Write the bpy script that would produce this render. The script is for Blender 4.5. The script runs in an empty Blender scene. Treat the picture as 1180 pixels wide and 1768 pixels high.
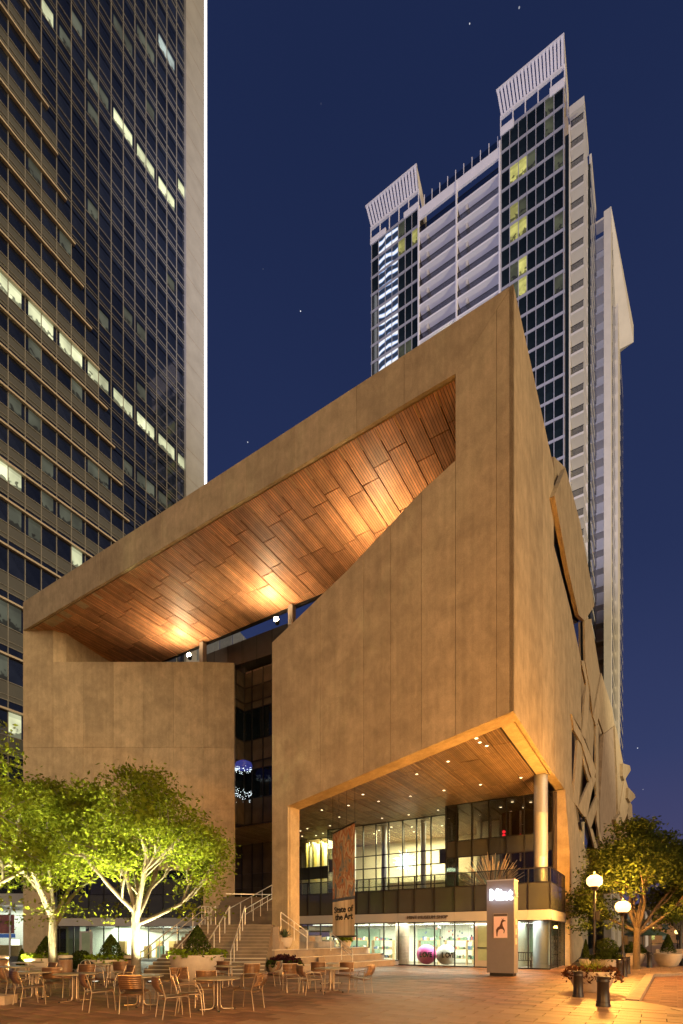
import bpy, math, random
from mathutils import Vector, Matrix
random.seed(7)
SC = bpy.context.scene
COL = SC.collection

# ------------------------------------------------------------------ camera, world, sun, exposure
CX, HY, F, EYE = 590.0, 1620.0, 895.0, 1.65       # photogrammetry of the photograph (1180 x 1768)
cam_d = bpy.data.cameras.new("camera"); cam = bpy.data.objects.new("camera", cam_d); COL.objects.link(cam)
SC.camera = cam
cam.location = (0, 0, EYE); cam.rotation_euler = (math.radians(90), 0, 0)
cam_d.sensor_fit = 'HORIZONTAL'; cam_d.sensor_width = 36.0
cam_d.lens = 36.0 * F / 1180.0
cam_d.shift_y = (HY - 884.0) / 1180.0
cam_d.clip_start = 0.1; cam_d.clip_end = 4000

world = bpy.data.worlds.new("World"); SC.world = world; world.use_nodes = True
nt = world.node_tree; nt.nodes.clear()
def N(t, **kw):
    n = nt.nodes.new(t)
    for k, v in kw.items(): setattr(n, k, v)
    return n
out = N('ShaderNodeOutputWorld'); bg = N('ShaderNodeBackground')
tc = N('ShaderNodeTexCoord'); sep = N('ShaderNodeSeparateXYZ')
nt.links.new(tc.outputs['Generated'], sep.inputs[0])
ramp = N('ShaderNodeValToRGB')
els = ramp.color_ramp.elements
els[0].position = 0.0; els[0].color = (0.105, 0.078, 0.140, 1)
els[1].position = 0.85; els[1].color = (0.0120, 0.0215, 0.072, 1)
for p, c in ((0.10, (0.066, 0.062, 0.146, 1)), (0.30, (0.034, 0.046, 0.128, 1)), (0.55, (0.0195, 0.031, 0.096, 1))):
    e = els.new(p); e.color = c
nt.links.new(sep.outputs['Z'], ramp.inputs[0])
# thin haze variation
nz = N('ShaderNodeTexNoise'); nz.inputs['Scale'].default_value = 2.2; nz.inputs['Detail'].default_value = 3
nt.links.new(tc.outputs['Generated'], nz.inputs['Vector'])
mr = N('ShaderNodeMapRange'); mr.inputs['To Min'].default_value = 0.9; mr.inputs['To Max'].default_value = 1.1
nt.links.new(nz.outputs['Fac'], mr.inputs['Value'])
mul = N('ShaderNodeVectorMath', operation='SCALE')
nt.links.new(ramp.outputs[0], mul.inputs[0]); nt.links.new(mr.outputs[0], mul.inputs['Scale'])
# stars: sparse small points
vo = N('ShaderNodeTexVoronoi'); vo.inputs['Scale'].default_value = 40
nt.links.new(tc.outputs['Generated'], vo.inputs['Vector'])
lt = N('ShaderNodeMath', operation='LESS_THAN'); lt.inputs[1].default_value = 0.030
nt.links.new(vo.outputs['Distance'], lt.inputs[0])
sc_ = N('ShaderNodeSeparateColor'); nt.links.new(vo.outputs['Color'], sc_.inputs[0])
pw = N('ShaderNodeMath', operation='POWER'); pw.inputs[1].default_value = 2.2; nt.links.new(sc_.outputs[0], pw.inputs[0])
sm = N('ShaderNodeMath', operation='MULTIPLY'); nt.links.new(lt.outputs[0], sm.inputs[0]); nt.links.new(pw.outputs[0], sm.inputs[1])
add = N('ShaderNodeVectorMath', operation='ADD'); nt.links.new(mul.outputs[0], add.inputs[0]); nt.links.new(sm.outputs[0], add.inputs[1])
nt.links.new(add.outputs[0], bg.inputs['Color']); bg.inputs['Strength'].default_value = 1.0
nt.links.new(bg.outputs[0], out.inputs['Surface'])

sun_d = bpy.data.lights.new("city_glow", 'SUN'); sun = bpy.data.objects.new("city_glow", sun_d); COL.objects.link(sun)
sun_d.energy = 2.75; sun_d.angle = math.radians(44); sun_d.color = (1.0, 0.735, 0.385)
d = Vector((0.57, -0.82, 0.22))              # towards the light: low, over the right shoulder
sun.rotation_euler = d.to_track_quat('Z', 'Y').to_euler()

vs = SC.view_settings
vs.view_transform = 'Standard'; vs.look = 'None'; vs.exposure = 0.0; vs.gamma = 1.0; vs.use_curve_mapping = False
SC.render.engine = 'CYCLES'
SC.cycles.use_denoising = True
try:
    SC.cycles.denoiser = 'OPENIMAGEDENOISE'
    SC.cycles.denoising_input_passes = 'RGB_ALBEDO_NORMAL'
except Exception: pass
SC.cycles.max_bounces = 8; SC.cycles.transparent_max_bounces = 16
SC.cycles.sample_clamp_indirect = 4.0
SC.cycles.caustics_reflective = False; SC.cycles.caustics_refractive = False

# ------------------------------------------------------------------ frames: a runs along the museum front, b goes back along its side
AX = Vector((1470, -895)).normalized(); BX = Vector((545, 895)).normalized()
OR = Vector(((887 - CX) / F * 20.2, 20.2))
ROT = math.atan2(AX.y, AX.x)
def toab(P):
    q = Vector((P[0], P[1])) - OR
    return Vector((q.dot(AX), q.dot(BX), P[2]))
def W(a, b, z=0.0):
    q = OR + AX * a + BX * b
    return Vector((q.x, q.y, z))
def ray(x, y): return Vector(((x - CX) / F, 1.0, (HY - y) / F))
def onb(x, y, b):
    r = ray(x, y); t = (OR.dot(BX) + b) / Vector((r.x, r.y)).dot(BX); P = r * t; P.z += EYE; return toab(P)
def ona(x, y, a):
    r = ray(x, y); t = (OR.dot(AX) + a) / Vector((r.x, r.y)).dot(AX); P = r * t; P.z += EYE; return toab(P)
def onz(x, y, z=0.0):
    r = ray(x, y); t = (z - EYE) / r.z; P = r * t; P.z = z; return P
def ond(x, y, dd):
    P = ray(x, y) * dd; P.z += EYE; return P

# ------------------------------------------------------------------ materials
MATS = {}
def mat(name, col=(.5, .5, .5), rough=.6, metal=0.0, var=0.15, scale=3.0, bump=0.0, bscale=30.0, emit=None, estr=1.0,
        isl=0.0, spec=.5, tint=None, detail=5.0, alpha=None):
    if name in MATS: return MATS[name]
    m = bpy.data.materials.new(name); m.use_nodes = True; t = m.node_tree; n = t.nodes; L = t.links
    p = n['Principled BSDF']
    p.inputs['Roughness'].default_value = rough; p.inputs['Metallic'].default_value = metal
    p.inputs['Specular IOR Level'].default_value = spec
    tcn = n.new('ShaderNodeTexCoord')
    no = n.new('ShaderNodeTexNoise'); no.inputs['Scale'].default_value = scale; no.inputs['Detail'].default_value = detail
    no.inputs['Roughness'].default_value = .62
    L.new(tcn.outputs['Object'], no.inputs['Vector'])
    mx = n.new('ShaderNodeMix'); mx.data_type = 'RGBA'
    lo = tuple(max(0, c * (1 - var)) for c in col); hi = tuple(min(1, c * (1 + var)) for c in col) if tint is None else tint
    mx.inputs['A'].default_value = (*lo, 1); mx.inputs['B'].default_value = (*hi, 1)
    cr = n.new('ShaderNodeMapRange'); cr.inputs['From Min'].default_value = .3; cr.inputs['From Max'].default_value = .7
    L.new(no.outputs['Fac'], cr.inputs['Value']); L.new(cr.outputs[0], mx.inputs['Factor'])
    src = mx.outputs['Result']
    if isl > 0:
        g = n.new('ShaderNodeNewGeometry'); oi = n.new('ShaderNodeObjectInfo')
        ad = n.new('ShaderNodeMath'); ad.operation = 'ADD'; L.new(g.outputs['Random Per Island'], ad.inputs[0]); L.new(oi.outputs['Random'], ad.inputs[1])
        fr = n.new('ShaderNodeMath'); fr.operation = 'FRACT'; L.new(ad.outputs[0], fr.inputs[0])
        r2 = n.new('ShaderNodeMapRange'); r2.inputs['To Min'].default_value = 1 - isl; r2.inputs['To Max'].default_value = 1 + isl
        L.new(fr.outputs[0], r2.inputs['Value'])
        vm = n.new('ShaderNodeVectorMath'); vm.operation = 'SCALE'; L.new(src, vm.inputs[0]); L.new(r2.outputs[0], vm.inputs['Scale'])
        src = vm.outputs[0]
    L.new(src, p.inputs['Base Color'])
    if bump > 0:
        nb = n.new('ShaderNodeTexNoise'); nb.inputs['Scale'].default_value = bscale; nb.inputs['Detail'].default_value = 6
        L.new(tcn.outputs['Object'], nb.inputs['Vector'])
        bp = n.new('ShaderNodeBump'); bp.inputs['Strength'].default_value = bump; bp.inputs['Distance'].default_value = .02
        L.new(nb.outputs['Fac'], bp.inputs['Height']); L.new(bp.outputs[0], p.inputs['Normal'])
    if emit is not None:
        L.new(src, p.inputs['Base Color'])
        p.inputs['Emission Color'].default_value = (*emit, 1); p.inputs['Emission Strength'].default_value = estr
    MATS[name] = m
    return m

def concrete_mat(name, col, streak=(1, 1, .6)):
    """cast stone: broad clouds, trowel marks, fine grain and a per panel shade"""
    m = mat(name, col, .82, var=.20, scale=.9, bump=.22, bscale=14, isl=.115, spec=.25, detail=12)
    t = m.node_tree; n = t.nodes; L = t.links; p = n['Principled BSDF']
    tcn = n.new('ShaderNodeTexCoord'); mp = n.new('ShaderNodeMapping'); mp.inputs['Scale'].default_value = streak
    mp.inputs['Rotation'].default_value = (.5, .35, .3)
    L.new(tcn.outputs['Object'], mp.inputs['Vector'])
    no = n.new('ShaderNodeTexNoise'); no.inputs['Scale'].default_value = 2.1; no.inputs['Detail'].default_value = 13; no.inputs['Roughness'].default_value = .74
    no.inputs['Distortion'].default_value = .9
    L.new(mp.outputs[0], no.inputs['Vector'])
    r = n.new('ShaderNodeMapRange'); r.inputs['From Min'].default_value = .32; r.inputs['From Max'].default_value = .68
    r.inputs['To Min'].default_value = .84; r.inputs['To Max'].default_value = 1.12
    L.new(no.outputs['Fac'], r.inputs['Value'])
    old = p.inputs['Base Color'].links[0].from_socket
    vm = n.new('ShaderNodeVectorMath'); vm.operation = 'SCALE'
    # rain streaks and fine sand grain
    mp2 = n.new('ShaderNodeMapping'); mp2.inputs['Scale'].default_value = (3.2, 3.2, .10); L.new(tcn.outputs['Object'], mp2.inputs['Vector'])
    n2 = n.new('ShaderNodeTexNoise'); n2.inputs['Scale'].default_value = 1.5; n2.inputs['Detail'].default_value = 6; L.new(mp2.outputs[0], n2.inputs['Vector'])
    r2 = n.new('ShaderNodeMapRange'); r2.inputs['From Min'].default_value = .35; r2.inputs['From Max'].default_value = .65; r2.inputs['To Min'].default_value = .93; r2.inputs['To Max'].default_value = 1.05
    L.new(n2.outputs['Fac'], r2.inputs['Value'])
    n3 = n.new('ShaderNodeTexNoise'); n3.inputs['Scale'].default_value = 22; n3.inputs['Detail'].default_value = 4; L.new(tcn.outputs['Object'], n3.inputs['Vector'])
    r3 = n.new('ShaderNodeMapRange'); r3.inputs['From Min'].default_value = .3; r3.inputs['From Max'].default_value = .7; r3.inputs['To Min'].default_value = .9; r3.inputs['To Max'].default_value = 1.1
    L.new(n3.outputs['Fac'], r3.inputs['Value'])
    m1 = n.new('ShaderNodeMath'); m1.operation = 'MULTIPLY'; L.new(r.outputs[0], m1.inputs[0]); L.new(r2.outputs[0], m1.inputs[1])
    m2 = n.new('ShaderNodeMath'); m2.operation = 'MULTIPLY'; L.new(m1.outputs[0], m2.inputs[0]); L.new(r3.outputs[0], m2.inputs[1])
    L.new(old, vm.inputs[0]); L.new(m2.outputs[0], vm.inputs['Scale']); L.new(vm.outputs[0], p.inputs['Base Color'])
    return m

def wood_mat(name, col, pitch):
    """slatted timber: dark gaps every pitch metres across a, grain along b, per panel shade"""
    m = mat(name, col, .5, var=.25, scale=1.2, isl=.20, spec=.35)
    t = m.node_tree; n = t.nodes; L = t.links; p = n['Principled BSDF']
    tcn = n.new('ShaderNodeTexCoord'); sx = n.new('ShaderNodeSeparateXYZ'); L.new(tcn.outputs['Object'], sx.inputs[0])
    dv = n.new('ShaderNodeMath'); dv.operation = 'DIVIDE'; dv.inputs[1].default_value = pitch; L.new(sx.outputs['X'], dv.inputs[0])
    fr = n.new('ShaderNodeMath'); fr.operation = 'FRACT'; L.new(dv.outputs[0], fr.inputs[0])
    pp = n.new('ShaderNodeMath'); pp.operation = 'PINGPONG'; pp.inputs[1].default_value = .5; L.new(fr.outputs[0], pp.inputs[0])
    ss = n.new('ShaderNodeMapRange'); ss.interpolation_type = 'SMOOTHSTEP'
    ss.inputs['From Min'].default_value = .06; ss.inputs['From Max'].default_value = .15; ss.inputs['To Min'].default_value = .22; ss.inputs['To Max'].default_value = 1
    L.new(pp.outputs[0], ss.inputs['Value'])
    fl = n.new('ShaderNodeMath'); fl.operation = 'FLOOR'; L.new(dv.outputs[0], fl.inputs[0])
    wn = n.new('ShaderNodeTexWhiteNoise'); wn.noise_dimensions = '2D'
    oi = n.new('ShaderNodeObjectInfo'); cb = n.new('ShaderNodeCombineXYZ'); L.new(fl.outputs[0], cb.inputs[0]); L.new(oi.outputs['Random'], cb.inputs[1]); L.new(cb.outputs[0], wn.inputs['Vector'])
    r = n.new('ShaderNodeMapRange'); r.inputs['To Min'].default_value = .78; r.inputs['To Max'].default_value = 1.25; L.new(wn.outputs['Value'], r.inputs['Value'])
    mu = n.new('ShaderNodeMath'); mu.operation = 'MULTIPLY'; L.new(ss.outputs[0], mu.inputs[0]); L.new(r.outputs[0], mu.inputs[1])
    old = p.inputs['Base Color'].links[0].from_socket
    vm = n.new('ShaderNodeVectorMath'); vm.operation = 'SCALE'
    L.new(old, vm.inputs[0]); L.new(mu.outputs[0], vm.inputs['Scale']); L.new(vm.outputs[0], p.inputs['Base Color'])
    bp = n.new('ShaderNodeBump'); bp.inputs['Distance'].default_value = .03; bp.inputs['Strength'].default_value = .6
    L.new(ss.outputs[0], bp.inputs['Height']); L.new(bp.outputs[0], p.inputs['Normal'])
    return m

def glass_mat(name, tint=(.9, .95, .92), refl=.06, rough=.01, fres=1.0):
    m = bpy.data.materials.new(name); m.use_nodes = True; t = m.node_tree; n = t.nodes; L = t.links; n.clear()
    o = n.new('ShaderNodeOutputMaterial'); tr = n.new('ShaderNodeBsdfTransparent'); tr.inputs[0].default_value = (*tint, 1)
    gl = n.new('ShaderNodeBsdfGlossy'); gl.inputs['Roughness'].default_value = rough
    fr = n.new('ShaderNodeFresnel'); fr.inputs['IOR'].default_value = 1.5
    ad = n.new('ShaderNodeMath'); ad.operation = 'MULTIPLY_ADD'; ad.inputs[1].default_value = fres; ad.inputs[2].default_value = refl; L.new(fr.outputs[0], ad.inputs[0])
    mx = n.new('ShaderNodeMixShader'); L.new(ad.outputs[0], mx.inputs[0]); L.new(tr.outputs[0], mx.inputs[1]); L.new(gl.outputs[0], mx.inputs[2])
    L.new(mx.outputs[0], o.inputs[0]); MATS[name] = m; return m

def window_mat(name, col, strength, sc=(1, 1, 1)):
    """a lit room behind the glass: uneven blinds and furniture"""
    m = bpy.data.materials.new(name); m.use_nodes = True; t = m.node_tree; n = t.nodes; L = t.links; p = n['Principled BSDF']
    tcn = n.new('ShaderNodeTexCoord'); mp = n.new('ShaderNodeMapping'); mp.inputs['Scale'].default_value = sc
    oi = n.new('ShaderNodeObjectInfo'); av = n.new('ShaderNodeVectorMath'); av.operation = 'ADD'
    sc10 = n.new('ShaderNodeMath'); sc10.operation = 'MULTIPLY'; sc10.inputs[1].default_value = 60; L.new(oi.outputs['Random'], sc10.inputs[0])
    L.new(tcn.outputs['Object'], av.inputs[0]); L.new(sc10.outputs[0], av.inputs[1]); L.new(av.outputs[0], mp.inputs['Vector'])
    no = n.new('ShaderNodeTexNoise'); no.inputs['Scale'].default_value = .8; no.inputs['Detail'].default_value = 2; L.new(mp.outputs[0], no.inputs['Vector'])
    r = n.new('ShaderNodeMapRange'); r.inputs['From Min'].default_value = .35; r.inputs['From Max'].default_value = .62
    r.inputs['To Min'].default_value = .62; r.inputs['To Max'].default_value = 1.08; L.new(no.outputs['Fac'], r.inputs['Value'])
    mu = n.new('ShaderNodeMath'); mu.operation = 'MULTIPLY'; mu.inputs[1].default_value = strength; L.new(r.outputs[0], mu.inputs[0])
    p.inputs['Base Color'].default_value = (.02, .02, .02, 1); p.inputs['Roughness'].default_value = .1
    sz = n.new('ShaderNodeSeparateXYZ'); L.new(tcn.outputs['Generated'], sz.inputs[0])
    nf = n.new('ShaderNodeTexNoise'); nf.inputs['Scale'].default_value = 1.9; nf.inputs['Detail'].default_value = 1.5; L.new(av.outputs[0], nf.inputs['Vector'])
    ms = n.new('ShaderNodeMath'); ms.operation = 'MULTIPLY_ADD'; ms.inputs[1].default_value = 1.3; ms.inputs[2].default_value = -.65; L.new(nf.outputs['Fac'], ms.inputs[0])
    ma = n.new('ShaderNodeMath'); ma.operation = 'ADD'; L.new(sz.outputs['Z'], ma.inputs[0]); L.new(ms.outputs[0], ma.inputs[1])
    fu = n.new('ShaderNodeMapRange'); fu.inputs['From Min'].default_value = .16; fu.inputs['From Max'].default_value = .26; fu.inputs['To Min'].default_value = .22; fu.inputs['To Max'].default_value = 1; L.new(ma.outputs[0], fu.inputs['Value'])
    ce = n.new('ShaderNodeMapRange'); ce.inputs['From Min'].default_value = .80; ce.inputs['From Max'].default_value = .84; ce.inputs['To Min'].default_value = 1; ce.inputs['To Max'].default_value = .72; L.new(sz.outputs['Z'], ce.inputs['Value'])
    rn = n.new('ShaderNodeMapRange'); rn.inputs['To Min'].default_value = .6; rn.inputs['To Max'].default_value = 1.15; L.new(oi.outputs['Random'], rn.inputs['Value'])
    for q in (fu, ce, rn):
        mm = n.new('ShaderNodeMath'); mm.operation = 'MULTIPLY'; L.new(mu.outputs[0], mm.inputs[0]); L.new(q.outputs[0], mm.inputs[1]); mu = mm
    p.inputs['Emission Color'].default_value = (*col, 1); L.new(mu.outputs[0], p.inputs['Emission Strength'])
    MATS[name] = m; return m

def led_mat(name):  # mirrored LED bands painted onto the panes as emission
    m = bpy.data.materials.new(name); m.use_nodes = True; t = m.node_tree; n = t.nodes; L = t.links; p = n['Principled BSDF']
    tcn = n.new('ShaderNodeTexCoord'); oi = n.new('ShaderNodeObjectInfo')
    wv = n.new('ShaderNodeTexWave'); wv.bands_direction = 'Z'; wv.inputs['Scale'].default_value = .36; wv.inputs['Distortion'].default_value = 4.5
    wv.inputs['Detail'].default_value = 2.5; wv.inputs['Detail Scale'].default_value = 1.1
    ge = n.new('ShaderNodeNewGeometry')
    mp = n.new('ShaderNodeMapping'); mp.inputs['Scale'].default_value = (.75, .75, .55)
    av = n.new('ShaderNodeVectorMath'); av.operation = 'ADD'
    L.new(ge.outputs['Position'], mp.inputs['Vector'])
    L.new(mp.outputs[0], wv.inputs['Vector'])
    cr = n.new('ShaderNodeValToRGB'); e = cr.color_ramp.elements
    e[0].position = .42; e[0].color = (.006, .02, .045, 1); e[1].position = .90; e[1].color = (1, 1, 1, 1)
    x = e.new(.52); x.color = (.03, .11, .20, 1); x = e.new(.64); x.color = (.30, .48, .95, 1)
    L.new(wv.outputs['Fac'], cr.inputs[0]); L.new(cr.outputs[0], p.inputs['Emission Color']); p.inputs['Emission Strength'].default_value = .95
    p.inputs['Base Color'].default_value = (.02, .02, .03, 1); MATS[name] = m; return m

def leaf_mat(name, col, trans=.45):
    m = bpy.data.materials.new(name); m.use_nodes = True; t = m.node_tree; n = t.nodes; L = t.links; n.clear()
    o = n.new('ShaderNodeOutputMaterial'); df = n.new('ShaderNodeBsdfDiffuse'); tl = n.new('ShaderNodeBsdfTranslucent')
    g = n.new('ShaderNodeNewGeometry'); r = n.new('ShaderNodeMapRange'); r.inputs['To Min'].default_value = .55; r.inputs['To Max'].default_value = 1.5
    L.new(g.outputs['Random Per Island'], r.inputs['Value'])
    cc = n.new('ShaderNodeRGB'); cc.outputs[0].default_value = (*col, 1)
    vm = n.new('ShaderNodeVectorMath'); vm.operation = 'SCALE'; L.new(cc.outputs[0], vm.inputs[0]); L.new(r.outputs[0], vm.inputs['Scale'])
    L.new(vm.outputs[0], df.inputs[0]); L.new(vm.outputs[0], tl.inputs[0])
    mx = n.new('ShaderNodeMixShader'); mx.inputs[0].default_value = trans; L.new(df.outputs[0], mx.inputs[1]); L.new(tl.outputs[0], mx.inputs[2])
    L.new(mx.outputs[0], o.inputs[0]); MATS[name] = m; return m

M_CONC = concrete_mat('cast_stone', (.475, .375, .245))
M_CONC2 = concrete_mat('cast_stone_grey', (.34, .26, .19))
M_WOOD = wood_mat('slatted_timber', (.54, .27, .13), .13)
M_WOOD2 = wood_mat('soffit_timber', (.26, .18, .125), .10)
M_DARK = mat('dark_metal', (.018, .017, .016), .4, .3, var=.2)
M_STEEL = mat('brushed_steel', (.40, .41, .45), .5, .45, var=.06, scale=12)
M_RAIL = mat('rail_steel', (.72, .70, .68), .3, .6, var=.05)
M_SPAN = mat('spandrel_glass', (.052, .055, .05), .12, var=.2, scale=.5, isl=.12, spec=.6)
M_WHITE = mat('white_panel', (.42, .42, .44), .45, var=.04, scale=1.0, isl=.03)
M_GLASS = glass_mat('clear_glass')
M_GLASS_R = glass_mat('terrace_glass', (.60, .60, .55), .03, fres=.5)
M_RAILG = glass_mat('balustrade_glass', (.78, .80, .76), .03, fres=.35)
M_INT = mat('interior_plaster', (.74, .68, .52), .8, var=.06, scale=.8)
M_INTW = mat('shop_plaster', (.80, .82, .74), .8, var=.05, scale=.8)
M_INTG = mat('shop_green_glass', (.30, .42, .33), .3, var=.25, scale=.7)
M_INTD = mat('dark_interior', (.085, .06, .045), .7, var=.2)
M_GREYM = mat('roof_fascia', (.10, .085, .08), .6, .2, var=.15, scale=1.2)
M_PAVE = mat('clay_paver', (.215, .122, .078), .5, var=.42, scale=1.3, bump=.12, bscale=40, isl=.34, spec=.4)
M_PAVEL = mat('pale_paver', (.27, .18, .12), .55, var=.16, scale=.9, bump=.1, bscale=30, isl=.14)
M_JOINT = mat('joint_sand', (.035, .026, .02), .95, var=.2)
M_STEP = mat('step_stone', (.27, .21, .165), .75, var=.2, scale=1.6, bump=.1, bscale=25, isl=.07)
M_RISER = mat('shaded_stair_stone', (.165, .125, .095), .8, var=.2, scale=1.6, bump=.1, bscale=25, isl=.08)  # darker copy of the step stone, paints the shade on the stairs
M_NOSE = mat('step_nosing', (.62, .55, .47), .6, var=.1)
M_BRICK = mat('road_brick', (.22, .115, .085), .8, var=.2, scale=2, isl=.2, bump=.15, bscale=30)
M_KERB = mat('kerb_granite', (.40, .31, .23), .75, var=.15, scale=6, isl=.06)
M_ASPH = mat('asphalt', (.05, .047, .045), .85, var=.25, scale=4, bump=.2, bscale=60)
M_BARK = mat('bark', (.17, .145, .115), .85, var=.35, scale=7, bump=.5, bscale=18)
M_LEAF = leaf_mat('leaf_green', (.205, .255, .026), .62)
M_LEAFD = leaf_mat('leaf_dark', (.052, .075, .017))
M_LEAFY = leaf_mat('leaf_lime', (.19, .27, .022))
M_LEAFP = leaf_mat('leaf_purple', (.060, .022, .030))
M_AGAVE = leaf_mat('leaf_agave', (.10, .14, .085), .2)
M_BOWL = mat('planter_stone', (.52, .44, .37), .7, var=.1, scale=5, bump=.08, bscale=40)
M_SOIL = mat('soil', (.03, .022, .016), .95)
M_CHAIR = mat('chair_weave', (.24, .135, .075), .34, .55, var=.15, scale=30, isl=.12)
M_TUBE = mat('chair_tube', (.50, .38, .27), .3, .8, var=.08, scale=20)
M_TOP = mat('table_top', (.40, .34, .25), .28, .35, var=.1, scale=15)
M_BOLL = mat('bollard_paint', (.032, .026, .026), .35, .2, var=.2, scale=12)
M_GLOBE = mat('lamp_globe', (1, .8, .5), .4, emit=(1.0, .60, .20), estr=3.6)
M_MASON = mat('far_masonry', (.34, .24, .16), .8, var=.2, isl=.1)
M_TRIM = mat('trim_white', (.62, .60, .63), .5, var=.05, scale=.6)
M_TRIMG = mat('grey_trim', (.27, .27, .31), .5, var=.05, scale=.6)
M_TRIM2 = mat('cream_stucco', (.46, .43, .38), .7, var=.07, scale=.5)
M_TRIMD = mat('tower_core', (.26, .21, .16), .8, var=.15)
M_TGLS = mat('tower_glass', (.006, .010, .012), .05, var=.5, scale=.4, isl=.3, spec=.35)
M_ATR = mat('atrium_glass', (.085, .068, .045), .3, var=.4, scale=.6, isl=.3, spec=.12)
M_OGLS = mat('office_glass', (.014, .020, .042), .04, var=.4, scale=.5, isl=.35, spec=.9)
M_OSPA = mat('office_spandrel_lit', (.105, .11, .105), .45, var=.06, scale=.5, isl=.06)  # paler copy, paints the light on the left floors
M_OMUL = mat('office_mullion', (.31, .30, .275), .5, 0, var=.06)
M_OSHELF = mat('light_shelf', (.58, .50, .38), .5, 0, var=.06)
M_OPIL = mat('tower_pillar', (.33, .33, .33), .6, var=.1, scale=.6, bump=.03)
M_LED = mat('led_strip', (1, 1, 1), .4, emit=(.93, .94, 1.0), estr=3.2)
M_WLIT = window_mat('lit_office', (.98, 1.0, .60), 1.05, (1.2, .6, .5))
M_WDIM = window_mat('dim_office', (.62, .66, .46), .17, (1.2, .6, .5))
M_WWHT = window_mat('white_office', (.85, 1.0, .92), .75)
M_WYEL = window_mat('lit_flat', (.86, .80, .22), .8)
M_WOLV = window_mat('dim_flat', (.42, .46, .24), .17)
M_LEDW = led_mat('painted_led_reflection')
M_DOWN = mat('downlight_lens', (1, 1, 1), .4, emit=(1.0, .80, .52), estr=6)
M_STAR = mat('uplight_lens', (1, 1, 1), .4, emit=(1.0, .82, .55), estr=60)
M_CEIL = mat('ceiling_light', (1, 1, 1), .4, emit=(1.0, 1.0, .82), estr=3.0)
M_RED = mat('exit_light', (1, .1, .1), .4, emit=(1.0, .02, .04), estr=3.0)
M_SIGNL = mat('sign_letters', (1, 1, 1), .4, emit=(.80, .92, 1.0), estr=5)
M_INK = mat('ink', (.012, .010, .010), .6, var=.1)
M_PINK = mat('pink_ball', (.90, .14, .50), .35, var=.03)
M_BALLW = mat('white_ball', (.82, .78, .74), .3, var=.04)

# ------------------------------------------------------------------ mesh builder
class MB:
    def __init__(s): s.v = []; s.f = []; s.sm = []
    def add(s, vs, fs, smooth=False):
        k = len(s.v); s.v += [tuple(x) for x in vs]; s.f += [tuple(i + k for i in f) for f in fs]; s.sm += [smooth] * len(fs); return s
    def box(s, x0, x1, y0, y1, z0, z1):
        return s.add([(x0, y0, z0), (x1, y0, z0), (x1, y1, z0), (x0, y1, z0), (x0, y0, z1), (x1, y0, z1), (x1, y1, z1), (x0, y1, z1)],
                     [(0, 3, 2, 1), (4, 5, 6, 7), (0, 1, 5, 4), (1, 2, 6, 5), (2, 3, 7, 6), (3, 0, 4, 7)])
    def prism(s, pa, pb):
        """two matching rings of points, front and back"""
        n = len(pa)
        fs = [tuple(range(n)), tuple(range(2 * n - 1, n - 1, -1))] + [(i, n + i, n + (i + 1) % n, (i + 1) % n) for i in range(n)]
        return s.add(list(pa) + list(pb), fs)
    def tube(s, pts, r, n=8, r1=None, cap=True):
        pts = [Vector(p) for p in pts]; m = len(pts); rings = []
        for i, p in enumerate(pts):
            t = (pts[min(i + 1, m - 1)] - pts[max(i - 1, 0)]).normalized()
            u = t.orthogonal().normalized() if i == 0 else (U - t * U.dot(t)).normalized()
            U = u; w = t.cross(u); rr = r if r1 is None else r + (r1 - r) * i / (m - 1)
            rings.append([p + (u * math.cos(2 * math.pi * k / n) + w * math.sin(2 * math.pi * k / n)) * rr for k in range(n)])
        vs = [q for rg in rings for q in rg]
        fs = [(i * n + k, i * n + (k + 1) % n, (i + 1) * n + (k + 1) % n, (i + 1) * n + k) for i in range(m - 1) for k in range(n)]
        s.add(vs, fs, True)
        if cap: s.add(rings[0], [tuple(range(n - 1, -1, -1))]); s.add(rings[-1], [tuple(range(n))])
        return s
    def lathe(s, prof, n=24, c=(0, 0, 0), smooth=True):
        vs = [(c[0] + r * math.cos(2 * math.pi * k / n), c[1] + r * math.sin(2 * math.pi * k / n), c[2] + z) for r, z in prof for k in range(n)]
        fs = [(i * n + k, i * n + (k + 1) % n, (i + 1) * n + (k + 1) % n, (i + 1) * n + k) for i in range(len(prof) - 1) for k in range(n)]
        return s.add(vs, fs, smooth)
    def mesh(s, name, m):
        me = bpy.data.meshes.new(name); me.from_pydata(s.v, [], s.f)
        me.polygons.foreach_set('use_smooth', s.sm); me.materials.append(m); me.update(); return me
    def build(s, name, m, parent=None, **kw):
        o = bpy.data.objects.new(name, s.mesh(name, m)); COL.objects.link(o)
        if parent is not None: o.parent = parent
        for k, v in kw.items(): o[k] = v
        return o

def tag(o, label, cat=None, group=None, kind=None):
    if label: o['label'] = label
    if cat: o['category'] = cat
    if group: o['group'] = group
    if kind: o['kind'] = kind
    return o
def thing(name, label, cat, loc=(0, 0, 0), rot=0.0, group=None):
    o = bpy.data.objects.new(name, None); COL.objects.link(o); o.location = loc; o.rotation_euler = (0, 0, rot)
    return tag(o, label, cat, group)
CACHE = {}
def piece(name, size, loc, m, parent, rot=0.0):
    """one small box of its own; alike boxes share their mesh"""
    key = (name, tuple(round(x, 3) for x in size), m.name)
    if key not in CACHE:
        x, y, z = (q / 2 for q in size); CACHE[key] = MB().box(-x, x, -y, y, -z, z).mesh(name, m)
    o = bpy.data.objects.new(name, CACHE[key]); COL.objects.link(o); o.parent = parent; o.location = loc
    if rot: o.rotation_euler = (0, 0, rot)
    return o
def copy_tree(o, parent=None):
    c = o.copy(); COL.objects.link(c)
    if parent is not None: c.parent = parent
    for ch in list(o.children): copy_tree(ch, c)
    return c
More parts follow.
